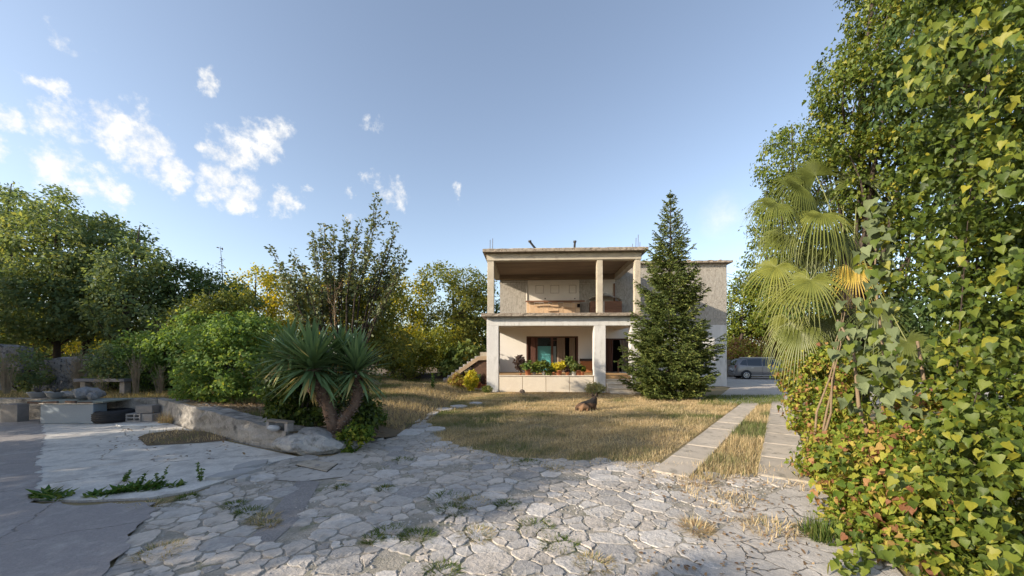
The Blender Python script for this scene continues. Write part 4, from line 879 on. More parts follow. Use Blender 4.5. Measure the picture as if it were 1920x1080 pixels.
# leaders that stand out against the sky
def leader(label, px, y0, y1, Y, m, n=90, s=.12, w=.25, bark=None, group=None, cat='tree', name='tree_leader'):
    b = Q(px, y0, Y); top = Q(px+RNG.uniform(-4,4), y1, Y); t = thing(name, label, cat, b, 0, group); h = (top-b).length
    MB().tube(limb_path((0,0,0), top-b, .03), [.03,.025,.02,.014,.006], 5).build('stem', bark or M_bark, t)
    f = RNG.uniform(0,1,n); P = np.stack([RNG.normal(0, w*(1-f*.8)*.5), RNG.normal(0, w*(1-f*.8)*.5), f*h], 1)
    V, ps, v = scatter(T_OVAL, P, nrm(RNG.normal(size=(n,3))+np.array([0,0,.5])), RNG.normal(size=(n,3))+np.array([0,0,.3]), s*RNG.uniform(.6,1.2,n), np.clip(RNG.normal(.6,.25,n),0,1))
    npobj('leaves', npmesh('leaves', V, ps, m, v), t); return t
# yellow, sunlit trees behind
YT = [('yellow green sunlit tree behind the dry stalk, left of the pear tree', 470, 22, [(485,545,55,42),(455,590,55,55),(520,600,50,60),(490,520,28,20)], L_yel, .16, .5),
      ('low yellowing tree right behind the grove trunks on the far left', 60, 20, [(40,615,80,45),(140,615,70,45)], L_yel, .16, .45),
      ('golden tree seen through the branches of the pear tree', 610, 24, [(600,590,60,55),(560,610,50,55),(650,560,50,40),(600,535,35,25)], L_yel, .17, .45),
      ('yellow and green tree between the pear tree and the house', 735, 23.5, [(735,600,55,55),(770,560,45,45),(700,560,45,50),(760,650,50,45)], L_yel, .16, .40),
      ('big rounded dark olive tree close to the left side of the house', 850, 25, [(835,560,60,58),(880,590,50,60),(830,620,65,50),(815,525,34,26),(895,540,30,34),(870,530,30,28)], L_mid, .17, .45),
      ('dark tree behind the house, showing through the left bay of the loggia', 922, 29, [(915,610,70,75),(900,640,60,50)], L_dark, .2, .45)]
for lab, px, Y, lb, m, s, vb in YT:
    tree('tree', lab, 'tree', (((px-960)/FP*Y), Y, 0), [PL(*l, Y+(j % 3-1)*.8, min(l[2]/FP*Y, 2.2)) for j, l in enumerate(lb)], m, s, 48, trunk=.14, r=.62, k=1.05, vb=vb, nl=9)
leader('thin dead stalk with brown leaves standing above the bushes left of the pear', 414, 590, 462, 17, leafmat('brown_leaves', [(0,(.07,.05,.035)),(1,(.14,.10,.07))], trans=.1), 70, .12, .45, name='dead_sapling', cat='sapling')
# shrubs
SH = [('yellow green shrub left of the fig bush at the end of the lawn', 795, 21, [(800,655,55,38),(770,675,50,35),(835,640,35,35)], L_yel, .13, .25),
      ('dark green shrub under the golden tree behind the yucca', 740, 20, [(745,670,55,40),(705,650,45,50)], L_mid, .14, .35),
      ('fresh green spreading bush hanging over the low wall', 440, 10.2, [(430,690,75,70),(385,720,50,45),(490,650,70,65),(450,625,50,40),(400,655,45,45),(500,720,60,55)], L_ash, .095, .5),
      ('paler green bush behind the bush on the low wall', 330, 12.5, [(345,660,70,55),(300,690,50,45),(390,625,60,45),(270,660,45,40)], L_ash, .10, .4),
      ('dark bush in front of the ruined wall with a few yellow leaves', 215, 12.2, [(235,690,42,48),(200,680,30,40),(285,705,40,40)], L_grove, .10, .55),
      ('small green shrub between the two ruined wall pieces', 40, 12.0, [(45,690,28,40),(65,715,26,22)], L_grove, .09, .6),
      ('grey brown twiggy shrub behind the paler bush', 405, 13.5, [(415,600,45,50),(370,610,45,45),(440,570,30,35)], L_mid, .10, .25),
      ('dark leafy shrub filling the space under the right yucca head', 640, 8.3, [(610,745,45,50),(560,735,50,60),(680,760,26,30),(520,700,40,50)], L_dark, .09, .45)]
for lab, px, Y, lb, m, s, vb in SH:
    tree('shrub', lab, 'shrub', gz(px, Y), [PL(*l, Y+(j % 3-1)*.25, min(l[2]/FP*Y, .95)) for j, l in enumerate(lb)], m, s, 46, trunk=.03, r=.26 if Y < 15 else .42, k=1.15, vb=vb, nl=14, stems=3, crown='foliage', hang=.3, zmin=-.0)
tree('fig_bush', 'pale leaved fig bush beside the outside stair', 'shrub', gz(868, 20.6), [PL(*l, 20.6, .7) for l in ((880,662,24,18),(858,672,26,20),(845,690,20,14),(898,668,14,18))], L_fig, .22, 30, tmpl=T_HEART, trunk=.05, r=.3, k=1.3, vb=.5, nl=10, crown='foliage')
# ivy apron below the yucca
tree('ivy_shrub', 'ivy tumbling over the rockery at the foot of the yucca', 'ivy', gz(560, 7.3), [PL(*l, 7.35, .35) for l in ((540,760,45,45),(590,780,30,30),(560,715,50,35),(680,770,20,32),(700,790,12,22))], L_ivy, .075, 40, tmpl=T_HEART, trunk=.02, r=.17, k=1.3, vb=.25, nl=10, crown='foliage', hang=.8, stems=2, zmin=-.02)
tree('rockery_plant', 'low yellow leaved plant between the rocks right of the boulder', 'plant', G(662,838), [PL(*l, 6.55, .15) for l in ((650,822,14,12),(668,808,18,10),(683,815,14,12),(655,840,12,10))], L_vine, .06, 26, tmpl=T_HEART, trunk=.006, r=.09, k=1.3, vb=.25, vs=.2, nl=5, crown='foliage')
tree('rockery_plant', 'small fresh green plant where the path bends', 'plant', G(712,800), [PL(*l, 8.2, .15) for l in ((700,792,16,9),(712,780,13,10))], L_weed, .06, 26, tmpl=T_OVAL, trunk=.006, r=.10, k=1.2, nl=5, crown='foliage')

# --- pear tree: upright shoots with leaves along them
def shoots(name, label, cat, base, tips, m, size, per, bark, group=None, side=.5, rad=.035, twigs=4, vb=.5):
    base = Vector(base); t = thing(name, label, cat, base, 0, group); mb = MB(); PP = []; NN = []; TT = []
    for (tip, mid) in tips:
        tip, mid = Vector(tip)-base, Vector(mid)-base
        path = [Vector((0,0,-.05)).lerp(mid, f)+Vector((0,0,0)) for f in (0,.5)]+[mid]+[mid.lerp(tip, f)+Vector((RNG.normal(0,.04),RNG.normal(0,.04),0)) for f in (.33,.66,1)]
        mb.tube(path, [rad*1.6,rad*1.2,rad,rad*.65,rad*.4,rad*.12], 6, cap=False)
        segs = [(mid, tip, (tip-mid).length, 1.0)]
        for _ in range(twigs):
            f = RNG.uniform(.0,.75); a = mid.lerp(tip, f); l = (tip-mid).length*RNG.uniform(.15,.42)*(1-f*.5); d = Vector((RNG.normal(0,1),RNG.normal(0,1),RNG.uniform(.6,1.6))).normalized(); b = a+d*l
            mb.tube([a, a.lerp(b,.5)+Vector((0,0,.03)), b], [rad*.4,rad*.25,rad*.08], 4, cap=False); segs.append((a, b, l, .9))
        for a, b, l, kk in segs:
            n = max(4, int(per*l*kk)); f = RNG.uniform(.05,1.03,n); ax = np.array((b-a).normalized())
            r_ = nrm(np.cross(ax, RNG.normal(size=(n,3)))); P = np.array(a)+f[:,None]*np.array(b-a)+r_*RNG.uniform(.01,side*.16,(n,1))
            PP.append(P); TT.append(r_+ax*.5+RNG.normal(size=(n,3))*.3); NN.append(nrm(np.array([0,0,.7])+RNG.normal(size=(n,3))*.6))
    mb.build('trunk' if cat == 'tree' else 'stem', bark, t)
    P = np.concatenate(PP); V, ps, v = scatter(T_OVAL, P, np.concatenate(NN), np.concatenate(TT), size*RNG.uniform(.65,1.2,len(P)), np.clip(RNG.normal(vb,.25,len(P)),0,1), 1.25)
    npobj('crown' if cat == 'tree' else 'leaves', npmesh('leaves', V, ps, m, v), t); return t
tips = []
for (x, y, mx, my) in ((505,462,590,640),(548,470,600,610),(520,520,590,640),(587,437,605,600),(602,425,615,560),(625,425,625,560),(648,410,635,560),(676,412,650,560),(706,368,680,520),(745,425,700,560),(752,460,705,560),(690,450,665,560),(640,455,640,560),(572,500,600,620),(755,500,700,600),(735,545,690,630),(545,555,600,650),(760,480,715,570),(665,480,650,600),(615,480,620,600),(720,470,690,570),(530,495,590,620)):
    for j in range(2):
        Y = RNG.uniform(10.8, 13.0); tips.append((Q(x+RNG.uniform(-7,7)*j, y+RNG.uniform(-5,20)*j, Y), Q(mx, my, 11.8+(Y-11.8)*.6)))
shoots('pear_tree', 'sparse pear tree with long upright shoots against the sky behind the yucca', 'tree', gz(650, 11.8), tips, L_pear, .105, 48, M_bark, rad=.024, twigs=5)
tree('pear_undergrowth', 'leafy lower part of the thicket behind the yucca heads', 'shrub', gz(690, 12.6), [PL(*l, 12.8, .8) for l in ((690,600,62,45),(640,560,60,40),(725,560,38,45),(590,590,45,40),(730,640,40,36))], L_mid, .12, 36, tmpl=T_OVAL, trunk=.05, r=.32, k=.8, vb=.5, nl=14, crown='foliage')
shoots('dry_tree', 'thin bare brown sapling among the pear shoots', 'sapling', gz(628, 11.0), [(Q(625,505,11),Q(628,620,11)),(Q(640,520,11),Q(628,600,11)),(Q(610,530,11),Q(628,610,11))], leafmat('dry_leaf', [(0,(.16,.09,.05)),(1,(.3,.2,.12))]), .06, 10, M_barkpale, rad=.014, twigs=5)

# --- yucca
def lance_mesh(name, L_, w, droop, m, v):
    n = 7; vs = []
    for i in range(n):
        f = i/(n-1); z = -droop*f*f*L_; y = L_*(f-.12*droop*f*f); ww = w*(.55+.9*f-1.0*f*f)*(1 if f < 1 else 0)+.0005 if f < 1 else .0006
        ww = w*math.sin(math.pi*min(1,(f*.82+.16)))**.8 if f < 1 else .001
        vs += [(-ww, y, z+ww*.35), (0, y, z), (ww, y, z+ww*.35)]
    ps = [np.array([(i*3+k, i*3+k+1, (i+1)*3+k+1, (i+1)*3+k) for i in range(n-1) for k in range(2)])]
    return npmesh(name, np.array(vs), ps, m, np.full(len(vs), v), smooth=True)
YM = [lance_mesh('leaf', RNG.uniform(.68,.92), .036, d, L_yucca, v) for d, v in ((.02,.2),(.06,.5),(.1,.7),(.18,.4),(.3,.6),(.45,.8))]
YD = [lance_mesh('leaf', .6, .022, d, L_yucca, 1.0) for d in (.5,.8)]
def orient(o, d, roll=0):                     # y axis of the object along d, z up as far as possible
    d = Vector(d).normalized(); z = Vector((0,0,1))-d*d.z
    z = z.normalized() if z.length > .01 else Vector((1,0,0)); x = d.cross(z); o.rotation_euler = (Matrix((x, d, z)).transposed() @ Matrix.Rotation(roll, 3, 'Y')).to_euler()
yb = Q(628, 806, 6.85); yb.z = .30
yuc = thing('yucca', 'large yucca with two bare scaly trunks and three spiky heads on the rockery', 'yucca', yb)
heads = [(Q(588,690,6.75), 1.22, 104, .9), (Q(668,696,7.0), 1.02, 84, .8), (Q(545,668,7.2), .98, 58, .8), (Q(640,665,7.3), .9, 44, .7)]
for hi, (hc, sc_, n, up) in enumerate(heads):
    c = hc-yb; ga = 2.39996
    for i in range(n):
        f = (i+.5)/n; el = R(86-112*f**1.15)+RNG.normal(0,.10); az = ga*i+RNG.normal(0,.15)
        if hi > 1 and el < R(-12): el = R(-12)
        d = (math.cos(az)*math.cos(el), math.sin(az)*math.cos(el), math.sin(el))
        o = bpy.data.objects.new('leaf', YM[min(5, int(f*4.2+RNG.uniform(0,1.6)))]); link(o, yuc); orient(o, d, RNG.normal(0,.25))
        o.location = c+Vector((0,0,.10-.24*f))+Vector(d)*.03; s = sc_*RNG.uniform(.72,1.05)*(1-.18*f); o.scale = (s, s, s)
    for i in range(14 if hi < 2 else 5):
        az = RNG.uniform(3.3,6.2); d = (math.cos(az)*.5, math.sin(az)*.5, -.9); o = bpy.data.objects.new('dead_leaf', YD[i % 2]); link(o, yuc); orient(o, d); o.location = c+Vector((0,0,-.14)); s = RNG.uniform(.5,.9); o.scale = (s,s,s)
IL = []
for hi, (hc, sc_, n, up) in enumerate(heads):
    n = 170; el = RNG.uniform(-.75, 1.45, n); az = RNG.uniform(0, 6.283, n); d = np.stack([np.cos(az)*np.cos(el), np.sin(az)*np.cos(el), np.sin(el)], 1)
    IL.append(scatter(T_LANCE, np.array(hc-yb)+d*.05+np.array([0,0,-.03]), nrm(np.array([0,0,1.])-d*d[:,2:]*.9+1e-3), d, sc_*.72*RNG.uniform(.6,1.05,n), np.clip(RNG.normal(.45,.2,n)+.5*(el < -.5),0,1), .30))
V, ps, v = join_np(IL); npobj('inner_leaves', npmesh('inner_leaves', V, ps, L_yucca, v), yuc, kind='stuff')
M_ytrunk = mat('yucca_bark', (.20,.135,.10), (.13,.085,.065), 7, (.30,.22,.17), rough=.95, bump=1, bscale=30)
stub = (np.array([(-.5,0,0),(.5,0,0),(.28,1,.12),(-.28,1,.12),(0,.5,.3)]), [np.array([[0,1,4],[1,2,4],[2,3,4],[3,0,4]])]); ST_ = []
def ytrunk(pts, rad, dens=330, lo=0.0):
    pts = [p-yb for p in pts]; MB().tube(pts, rad, 12).build('trunk', M_ytrunk, yuc)
    for i in range(len(pts)-1):
        a, b = np.array(pts[i]), np.array(pts[i+1]); l = np.linalg.norm(b-a); n = int(l*dens*((i+1)/len(pts)+.25)); ax = (b-a)/l; f = RNG.random(n)
        r_ = nrm(np.cross(ax, RNG.normal(size=(n,3)))); R_ = rad[i]+(rad[i+1]-rad[i])*f; P = a+f[:,None]*(b-a)+r_*R_[:,None]*.92
        ST_.append(scatter(stub, P, nrm(ax[None]-r_*.1+RNG.normal(size=(n,3))*.12), r_*1.0-ax*.25+RNG.normal(size=(n,3))*.2, RNG.uniform(.03,.065,n), RNG.random(n), .75))
Yt = 6.85
ytrunk([Q(632,812,Yt),Q(622,785,Yt),Q(613,755,Yt),Q(600,730,Yt),Q(588,705,6.8),heads[0][0]], [.14,.11,.10,.115,.13,.09])
ytrunk([Q(632,812,Yt),Q(645,785,Yt),Q(664,762,6.9),Q(671,735,6.95),heads[1][0]], [.11,.085,.08,.095,.085])
ytrunk([Q(613,755,Yt),Q(585,730,7.1),heads[2][0]], [.10,.09,.08], 120)
V, ps, v = join_np(ST_); npobj('bark_scales', npmesh('bark_scales', V, ps, leafmat('bark_scale', [(0,(.15,.10,.075)),(.6,(.30,.23,.18)),(1,(.48,.42,.36))], trans=0, rough=.9), v), yuc, kind='stuff')

# --- fir
fb = G(1257, 746); fir = thing('fir_tree', 'dark green conical fir tree in front of the right wing of the house', 'tree', fb)
FH = Q(1272, 362, fb.y).z; mb = MB(); mb.tube([(0,0,-.05),(.02,0,FH*.5),(0,0,FH)], [.13,.075,.008], 8); mb.build('trunk', M_bark, fir)
br = MB(); LP = []; LT = []; LN = []
z = .30
def needles(a, b, n, l):
    a, b = np.array(a), np.array(b); f = RNG.uniform(0,1,n); ax = (b-a)/max(np.linalg.norm(b-a),1e-6); r_ = nrm(np.cross(ax, RNG.normal(size=(n,3)))+np.array([0,0,.25]))
    LP.append(a+f[:,None]*(b-a)); LT.append(r_*.8+ax*.9); LN.append(nrm(r_+np.array([0,0,.6])+RNG.normal(size=(n,3))*.3))
while z < FH-.12:
    f = z/FH; reach = (2.12*(1-f)**.82+.05)*(.80 if z < .5 else 1); nb = int(9-4*f)
    a0 = RNG.uniform(0,6.28)
    for i in range(nb):
        az = a0+i*6.283/nb+RNG.normal(0,.18); l = reach*RNG.uniform(.62,1.14); up = .06+.62*f+RNG.normal(0,.05); dv = Vector((math.cos(az), math.sin(az), 0)); sidev = Vector((-math.sin(az), math.cos(az), 0))
        P = [Vector((0,0,z))+dv*(l*t_)+Vector((0,0,l*(up*t_-.20*math.sin(t_*2.6)*(1-f)+.20*t_*t_))) for t_ in (0,.2,.4,.6,.8,1)]
        br.tube(P, [.024*(1-f)+.008]+[.018*(1-f)+.004]*2+[.01,.007,.003], 4, cap=False)
        ntw = max(4, int(l*8.5))
        for k in range(ntw):
            t_ = .16+.84*(k+RNG.uniform(-.3,.3))/ntw; t_ = min(max(t_,.1),.99); j = min(4, int(t_*5)); p = P[j].lerp(P[j+1], t_*5-j)
            for s in (1,-1):
                tl = l*(.42*(1-t_)+.13)*RNG.uniform(.7,1.15); e = p+sidev*s*tl*.8+dv*tl*.6+Vector((0,0,RNG.normal(-.02,.045)*tl*4+.03))
                needles(p, e, max(6, int(tl*78)), 1)
                if tl > .3:
                    m_ = p.lerp(e,.55)
                    for s2 in (1,-1): e2 = m_+(dv*.75+sidev*s*.3+sidev*s2*.4).normalized()*tl*.42; needles(m_, e2, int(tl*32)+3, 1)
        needles(P[2], P[5], int(l*55)+5, 1)
    z += .15+.13*RNG.random()+.03*f
needles((0,0,FH-.5),(0,0,FH+.1),60,1)
br.build('branches', M_bark, fir, kind='stuff')
P = np.concatenate(LP); V, ps, v = scatter(T_LANCE, P, np.concatenate(LN), np.concatenate(LT), .078*RNG.uniform(.7,1.3,len(P)), np.clip(.45+.25*(fnoise(P[:,0]*2,P[:,2]*2)-.5)+RNG.normal(0,.25,len(P)),0,1), 1.25)
npobj('needles', npmesh('needles', V, ps, L_fir, v), fir); print('fir', len(P))

# --- right background
RB = [('bright green laurel tree behind the car, left part', 1385, 33, [(1385,590,45,60),(1395,540,24,34),(1415,620,50,45)], L_laurel, .22, .5),
      ('bright green laurel tree behind the car, touching the palm', 1450, 31, [(1450,580,48,62),(1425,540,26,38),(1480,540,45,65),(1455,620,50,34)], L_laurel, .22, .5),
      ('brown and ochre shrub between car and laurels', 1430, 32.0, [(1400,655,30,20),(1445,652,40,20),(1370,658,20,20),(1500,655,40,24)], L_vine, .2, .85)]
for lab, px, Y, lb, m, s, vb in RB:
    tree('tree' if 'tree' in lab else 'shrub', lab, 'tree' if 'tree' in lab else 'shrub', ((px-960)/FP*Y, Y, 0), [PL(*l, Y+(j % 2)*.8+(.0 if 'shrub' in lab else 1.4), min(l[2]/FP*Y, 1.8)) for j, l in enumerate(lb)], m, s, 46, trunk=.14, r=.6, k=1.1, vb=vb, nl=8, crown='crown')
# hedge side, from far to near
HD = [('slender small leaved tree beside the palm, the farthest of the right hand foliage', 'tree', 1470, 11.5, [(1470,300,48,55),(1445,400,36,70),(1480,420,60,90),(1490,560,60,80),(1470,260,30,22),(1440,480,34,50),(1520,330,60,80)], L_laurel, .085, 46, T_OVAL, .33, .42, 1.0),
      ('tall ivy covered tree rising above the palm to the top edge', 'tree', 1640, 8.0, [(1610,200,75,110),(1575,140,45,60),(1680,90,90,110),(1660,330,90,110),(1560,260,40,70),(1760,60,110,110),(1640,40,40,60),(1700,-60,110,90),(1720,220,90,130),(1620,560,60,90),(1640,700,70,90),(1690,480,60,90),(1700,620,50,80)], L_ivy, .062, 46, T_HEART, .26, .55, .95),
      ('dense climbing ivy with hanging leaves filling the right edge', 'ivy', 1860, 3.9, [(1850,120,130,150),(1900,330,120,170),(1840,480,110,120),(1900,620,110,130),(1830,700,90,110),(1790,330,70,130),(1960,-60,160,120),(1790,-40,90,90),(1980,400,120,400)], L_ivy, .062, 48, T_HEART, .22, .45, .78),
      ('green creeper bank low down at the right edge of the picture', 'ivy', 1830, 3.0, [(1850,850,90,80),(1900,960,90,110),(1810,970,70,90),(1870,1060,150,70),(1740,1060,90,50),(1960,800,80,120)], L_ivy, .060, 42, T_HEART, .17, .5, 1.1),
      ('dark green tree in the shade directly behind the fan palm', 'tree', 1600, 9.6, [(1600,430,70,90),(1560,500,60,80),(1620,560,70,90),(1660,400,60,90),(1530,600,50,70)], L_dark, .09, 46, T_OVAL, .36, .4, 1.0),
      ('yellow and rust coloured vine thicket along the right driveway strip', 'vine', 1560, 5.0, [], L_vine, .060, 56, T_HEART, .17, .54, 1.1),
      ('dark evergreen mass added behind the climbing ivy to darken its gaps', 'tree', 1850, 7.0, [(1800,80,130,160),(1900,300,150,200),(1780,380,90,140),(1820,620,130,130),(1720,620,80,110),(1960,0,150,150),(1740,200,90,120)], L_dark, .11, 34, T_OVAL, .34, .35, .9)]  # last entry: leaf mass added as backing so the ivy shows dark hollows
vine_l = [PL(1520,640,40,40,8.3,.5),PL(1505,700,34,45,7.8,.5),PL(1545,700,40,55,7.0,.5),PL(1530,770,42,45,6.2,.4),PL(1575,800,50,55,5.4,.4),PL(1545,860,46,45,4.9,.35),PL(1600,880,65,60,4.4,.35),PL(1590,950,62,55,3.9,.3),PL(1650,930,70,70,3.8,.3),PL(1650,840,60,70,4.5,.35),PL(1700,870,70,70,3.8,.3),PL(1640,1010,66,50,3.4,.3),PL(1720,960,60,60,3.3,.3),PL(1740,790,60,70,4.2,.3),PL(1770,880,50,60,3.5,.3),PL(1690,1050,60,40,3.0,.25)]
ivyT = []
for lab, cat, px, Y, lb, m, s, dn, tm, r_, vb, kk in HD:
    lobes = vine_l if not lb else [PL(*l, Y+((j*7) % 5-2)*.09*Y/3, min(l[2]/FP*Y, Y*.11)) for j, l in enumerate(lb)]
    base = Vector((((px if Y < 11 else 1560)-960)/FP*Y, Y+.3, 0)); rel = [((c[0]-base.x, c[1]-base.y, c[2]-base.z), r) for c, r in lobes]
    t = tree({'tree':'tree','ivy':'ivy','vine':'vine'}[cat], lab, cat, base, lobes, m, s, dn, trunk=.10 if cat == 'tree' else .016, r=r_, k=kk*1.15, tmpl=tm, vb=vb, vs=.27 if cat == 'vine' else .2, nl=0 if cat == 'vine' else 26 if cat == 'tree' else 10, stems=1 if cat != 'vine' else 3, crown='crown' if cat == 'tree' else 'foliage', hang=1.5, up=.1, bark=M_barkpale if cat == 'vine' else None, zmin=None)
    ivyT.append((t, rel))
# heart leaved creeper hanging free, and single large leaves one can pick apart
def leaf_meshes(m, vals, nm='leaf'):
    out = []
    for i, vv in enumerate(vals):
        tv, tp = T_HEART; V = tv.copy(); V[:,0] *= 1.0+.1*math.sin(i); V[:,2] += .10*np.sin(V[:,1]*3+i)*(.5+.2*(i % 3)); V[:,2] -= .12*V[:,1]**2*(i % 2)
        out.append(npmesh(nm, V, tp, m, np.full(len(V), vv), smooth=True))
    return out
def big_leaves(t, spots, meshes, size, n, out=(-.75,-.55,.25), seed=0):
    r = np.random.default_rng(seed); base = Vector(t.location); per = n//len(spots)
    for (px, py, rx, rz, Y) in spots:
        for _ in range(per):
            a, q = r.uniform(0, 6.28), math.sqrt(r.random()); p = Q(px+math.cos(a)*rx*q, py+math.sin(a)*rz*q, Y+r.normal(0,.07)); o = bpy.data.objects.new('leaf', meshes[r.integers(len(meshes))]); link(o, t)
            nn = (Vector(out)+Vector(r.normal(size=3))*.45).normalized(); d = Vector((r.normal(0,.35), r.normal(0,.35), -1)); d = (d-nn*d.dot(nn)).normalized(); x = d.cross(nn)
            o.rotation_euler = Matrix((x, d, nn)).transposed().to_euler(); s = size*r.uniform(.7,1.25); o.scale = (s,s,s); o.location = p-base
LG = leaf_meshes(L_grey, (.1,.35,.6,.9)); LI = leaf_meshes(L_ivy, (.25,.5,.7,.9)); LV = leaf_meshes(L_vine, (.1,.3,.5,.65,.8,.92))
cb = Vector(G(1660, 940)); cb.z = 0
cre = thing('creeper', 'soft grey green heart leaved creeper climbing in front of the palm', 'creeper', cb)
mbc = MB()
for pth in (((1665,940,4.2),(1672,800,4.4),(1655,650,4.6),(1640,520,4.7),(1645,400,4.8)),((1665,940,4.2),(1700,820,4.4),(1690,720,4.5),(1670,600,4.7)),((1700,940,4.0),(1740,760,4.2),(1720,640,4.4)),((1660,930,4.2),(1610,760,4.5),(1600,650,4.7),(1570,600,4.9))):
    mbc.tube([Q(*p)-cb for p in pth], [.022,.02,.015,.01,.006][:len(pth)], 6)
mbc.build('stem', M_barkpale, cre)
big_leaves(cre, [(1640,400,22,30,4.6),(1655,420,24,40,4.5),(1640,480,40,50,4.5),(1660,540,40,50,4.4),(1610,590,45,40,4.5),(1640,640,50,45,4.3),(1600,650,40,40,4.5),(1650,700,40,40,4.3),(1620,740,50,35,4.2),(1700,760,50,40,4.0),(1680,690,40,40,4.2)], LG+LG+LI, .108, 286, seed=3)
big_leaves(ivyT[2][0], [(1800,60,60,50,3.2),(1740,130,50,50,3.4),(1850,60,60,50,2.9),(1700,160,50,40,3.6),(1860,200,50,60,2.9),(1880,320,40,60,2.8),(1800,560,60,60,3.1),(1850,640,60,60,2.9),(1790,660,50,50,3.2),(1830,760,60,50,2.8),(1770,480,40,50,3.3),(1890,500,30,60,2.7)], LI, .072, 288, seed=4)
big_leaves(ivyT[3][0], [(1560,850,32,32,3.75),(1600,1030,50,40,2.85),(1720,1040,60,30,2.65),(1780,900,60,50,2.7),(1850,970,60,60,2.4),(1900,860,40,60,2.4),(1700,900,50,40,3.0),(1600,1060,50,25,2.8),(1900,1050,50,30,2.3),(1820,820,50,40,2.7)], LI, .068, 270, seed=5)
big_leaves(ivyT[5 if 'yellow' not in ivyT[4][0]['label'] else 4][0], [(1520,660,26,28,7.2),(1515,720,24,36,6.8),(1530,790,30,36,5.8),(1560,740,36,40,5.6),(1570,880,46,40,4.3),(1540,930,30,40,4.1),(1620,860,46,46,4.0),(1630,940,50,50,3.6),(1600,1000,50,40,3.35),(1680,880,46,46,3.5)], LV, .066, 290, seed=6)

# --- fan palm
pb = Vector((Q(1600,700,7.9).x, 7.9, 0)); palm = thing('fan_palm', 'fan palm with drooping fronds leaning out of the hedge', 'palm', pb)
pc_ = Q(1588, 470, 7.7)
MB().tube([(0,0,-.1),(.02,0,1.0),(.0,0,2.2),tuple(pc_-pb)], [.16,.14,.15,.17], 12).build('trunk', M_bark, palm)
def fan(tip, size, v, droop, seg=44, spread=150, hub=None, hub0=None, tw=0, nvec=None):
    """frond: petiole from the trunk to its hub, then folded segments"""
    hub = Q(*tip)-pb; c0 = (pc_-pb)+Vector((RNG.normal(0,.06), RNG.normal(0,.06), RNG.uniform(-.25,.25)))
    ctrl = (c0+hub)/2+Vector((0,0,.28)); pts = [c0.lerp(ctrl, f).lerp(ctrl.lerp(hub, f), f) for f in (0,.25,.5,.75,1)]
    pm = MB(); pm.tube(pts, [.014,.012,.010,.009,.008], 5); fr = pm.build('frond', M_barkpale if v > .9 else leaf_stem, palm)
    dv = (pts[-1]-pts[-2]).normalized(); dv = (dv+Vector((0,0,-droop*.6))).normalized()
    nn = Vector(nvec) if nvec else Vector((-.4,-.75,.5)); nn = (nn-dv*nn.dot(dv)).normalized(); sx = dv.cross(nn)
    vs = []; fs = []
    for i in range(seg):
        a = R(-spread+2*spread*i/(seg-1)); L_ = size*(1-.22*abs(a)/R(spread))*RNG.uniform(.88,1.06); d = dv*math.cos(a)+sx*math.sin(a); w = size*.021
        sd = nn.cross(d).normalized(); b = len(vs); n = 7; dr = droop*RNG.uniform(.6,1.3)
        for k in range(n):
            f = k/(n-1); dropz = -dr*L_*max(0, f-.36)**1.5*1.7; inn = d*L_*(f if f < .45 else .45+(f-.45)*(1-.55*dr*(f-.4)))
            p = hub+inn+Vector((0,0,dropz)); ww = w*(f*3.3 if f < .3 else 1.0-.95*(f-.3)/.7)+.0012
            vs += [p-sd*ww+nn*ww*.25, p-nn*ww*.3, p+sd*ww+nn*ww*.25]
        fs += [(b+k*3+q_, b+k*3+q_+1, b+(k+1)*3+q_+1, b+(k+1)*3+q_) for k in range(n-1) for q_ in range(2)]
    va = np.array([tuple(x) for x in vs]); npobj('fan_blade', npmesh('fan_blade', va, [np.array(fs)], L_palm, np.clip(v+RNG.normal(0,.08)+0*va[:,0]+.2*np.repeat(RNG.normal(0,.5,seg), 21)*.4, 0, 1)), fr)
leaf_stem = flat('green_petiole', (.16,.17,.05), .5)
for (x, y, Y, s, v, dr) in ((1502,348,7.6,.95,.35,.9),(1455,380,7.4,.8,.45,.9),(1530,330,8.0,1.0,.3,.7),(1478,545,7.1,.70,.62,.55),(1520,525,6.9,.80,.66,.55),(1455,500,7.3,.7,.6,.6),(1602,510,7.2,.60,.88,.6),(1570,365,8.2,.9,.3,.8),(1610,340,7.8,.9,.35,.7),
                            (1500,620,7.2,.8,.5,.9),(1545,600,7.6,.8,.35,.8),(1470,440,7.9,.8,.4,1.0),(1540,400,7.2,.9,.42,1.0),(1700,640,5.6,.6,.3,.5),(1650,440,8.2,.8,.25,.6),(1680,700,5.4,.5,.3,.4),(1585,300,8.2,.9,.35,.8),(1520,380,7.8,.9,.3,1.1),(1560,440,7.6,.8,.3,1.0),(1480,600,7.6,.7,.45,1.1),(1640,580,7.0,.8,.25,.6),(1530,470,8.0,.9,.25,.9)):
    fan((x, y, Y), s, v, dr, spread=150 if dr < .7 else 120)
mf = MB()
for i in range(60):
    a = RNG.uniform(0,6.28); z0 = pc_.z-RNG.uniform(.0,1.0); p = Vector((math.cos(a)*.16, math.sin(a)*.16, z0)); mf.tube([p, p+Vector((math.cos(a)*.12, math.sin(a)*.12, -.05)), p+Vector((math.cos(a)*.16, math.sin(a)*.16, -.35))], [.018,.012,.004], 4)
mf.build('fibre_skirt', mat('palm_fibre', (.13,.065,.04), (.08,.04,.028), 10), palm)

SHADE = [(-11.5,-3.6,.68,.8),(-26,9.5,1.1,.2),(-28,14,1.15,2.4),(-20,-4,1,4.2),(-13.4,4.6,.7,.6),(-10.5,1.6,.75,1.7),(-11.5,-6,.8,.3),(-12,-1,.85,1.2),(-12.5,3.2,.85,2.2),(-15,7,.8,4.1),(-19,11,.9,5.0),(-16,1,.9,.9),(-9,-10,.85,2.7),(-6,-13,.85,3.6),(-22,6,.9,1.9)]
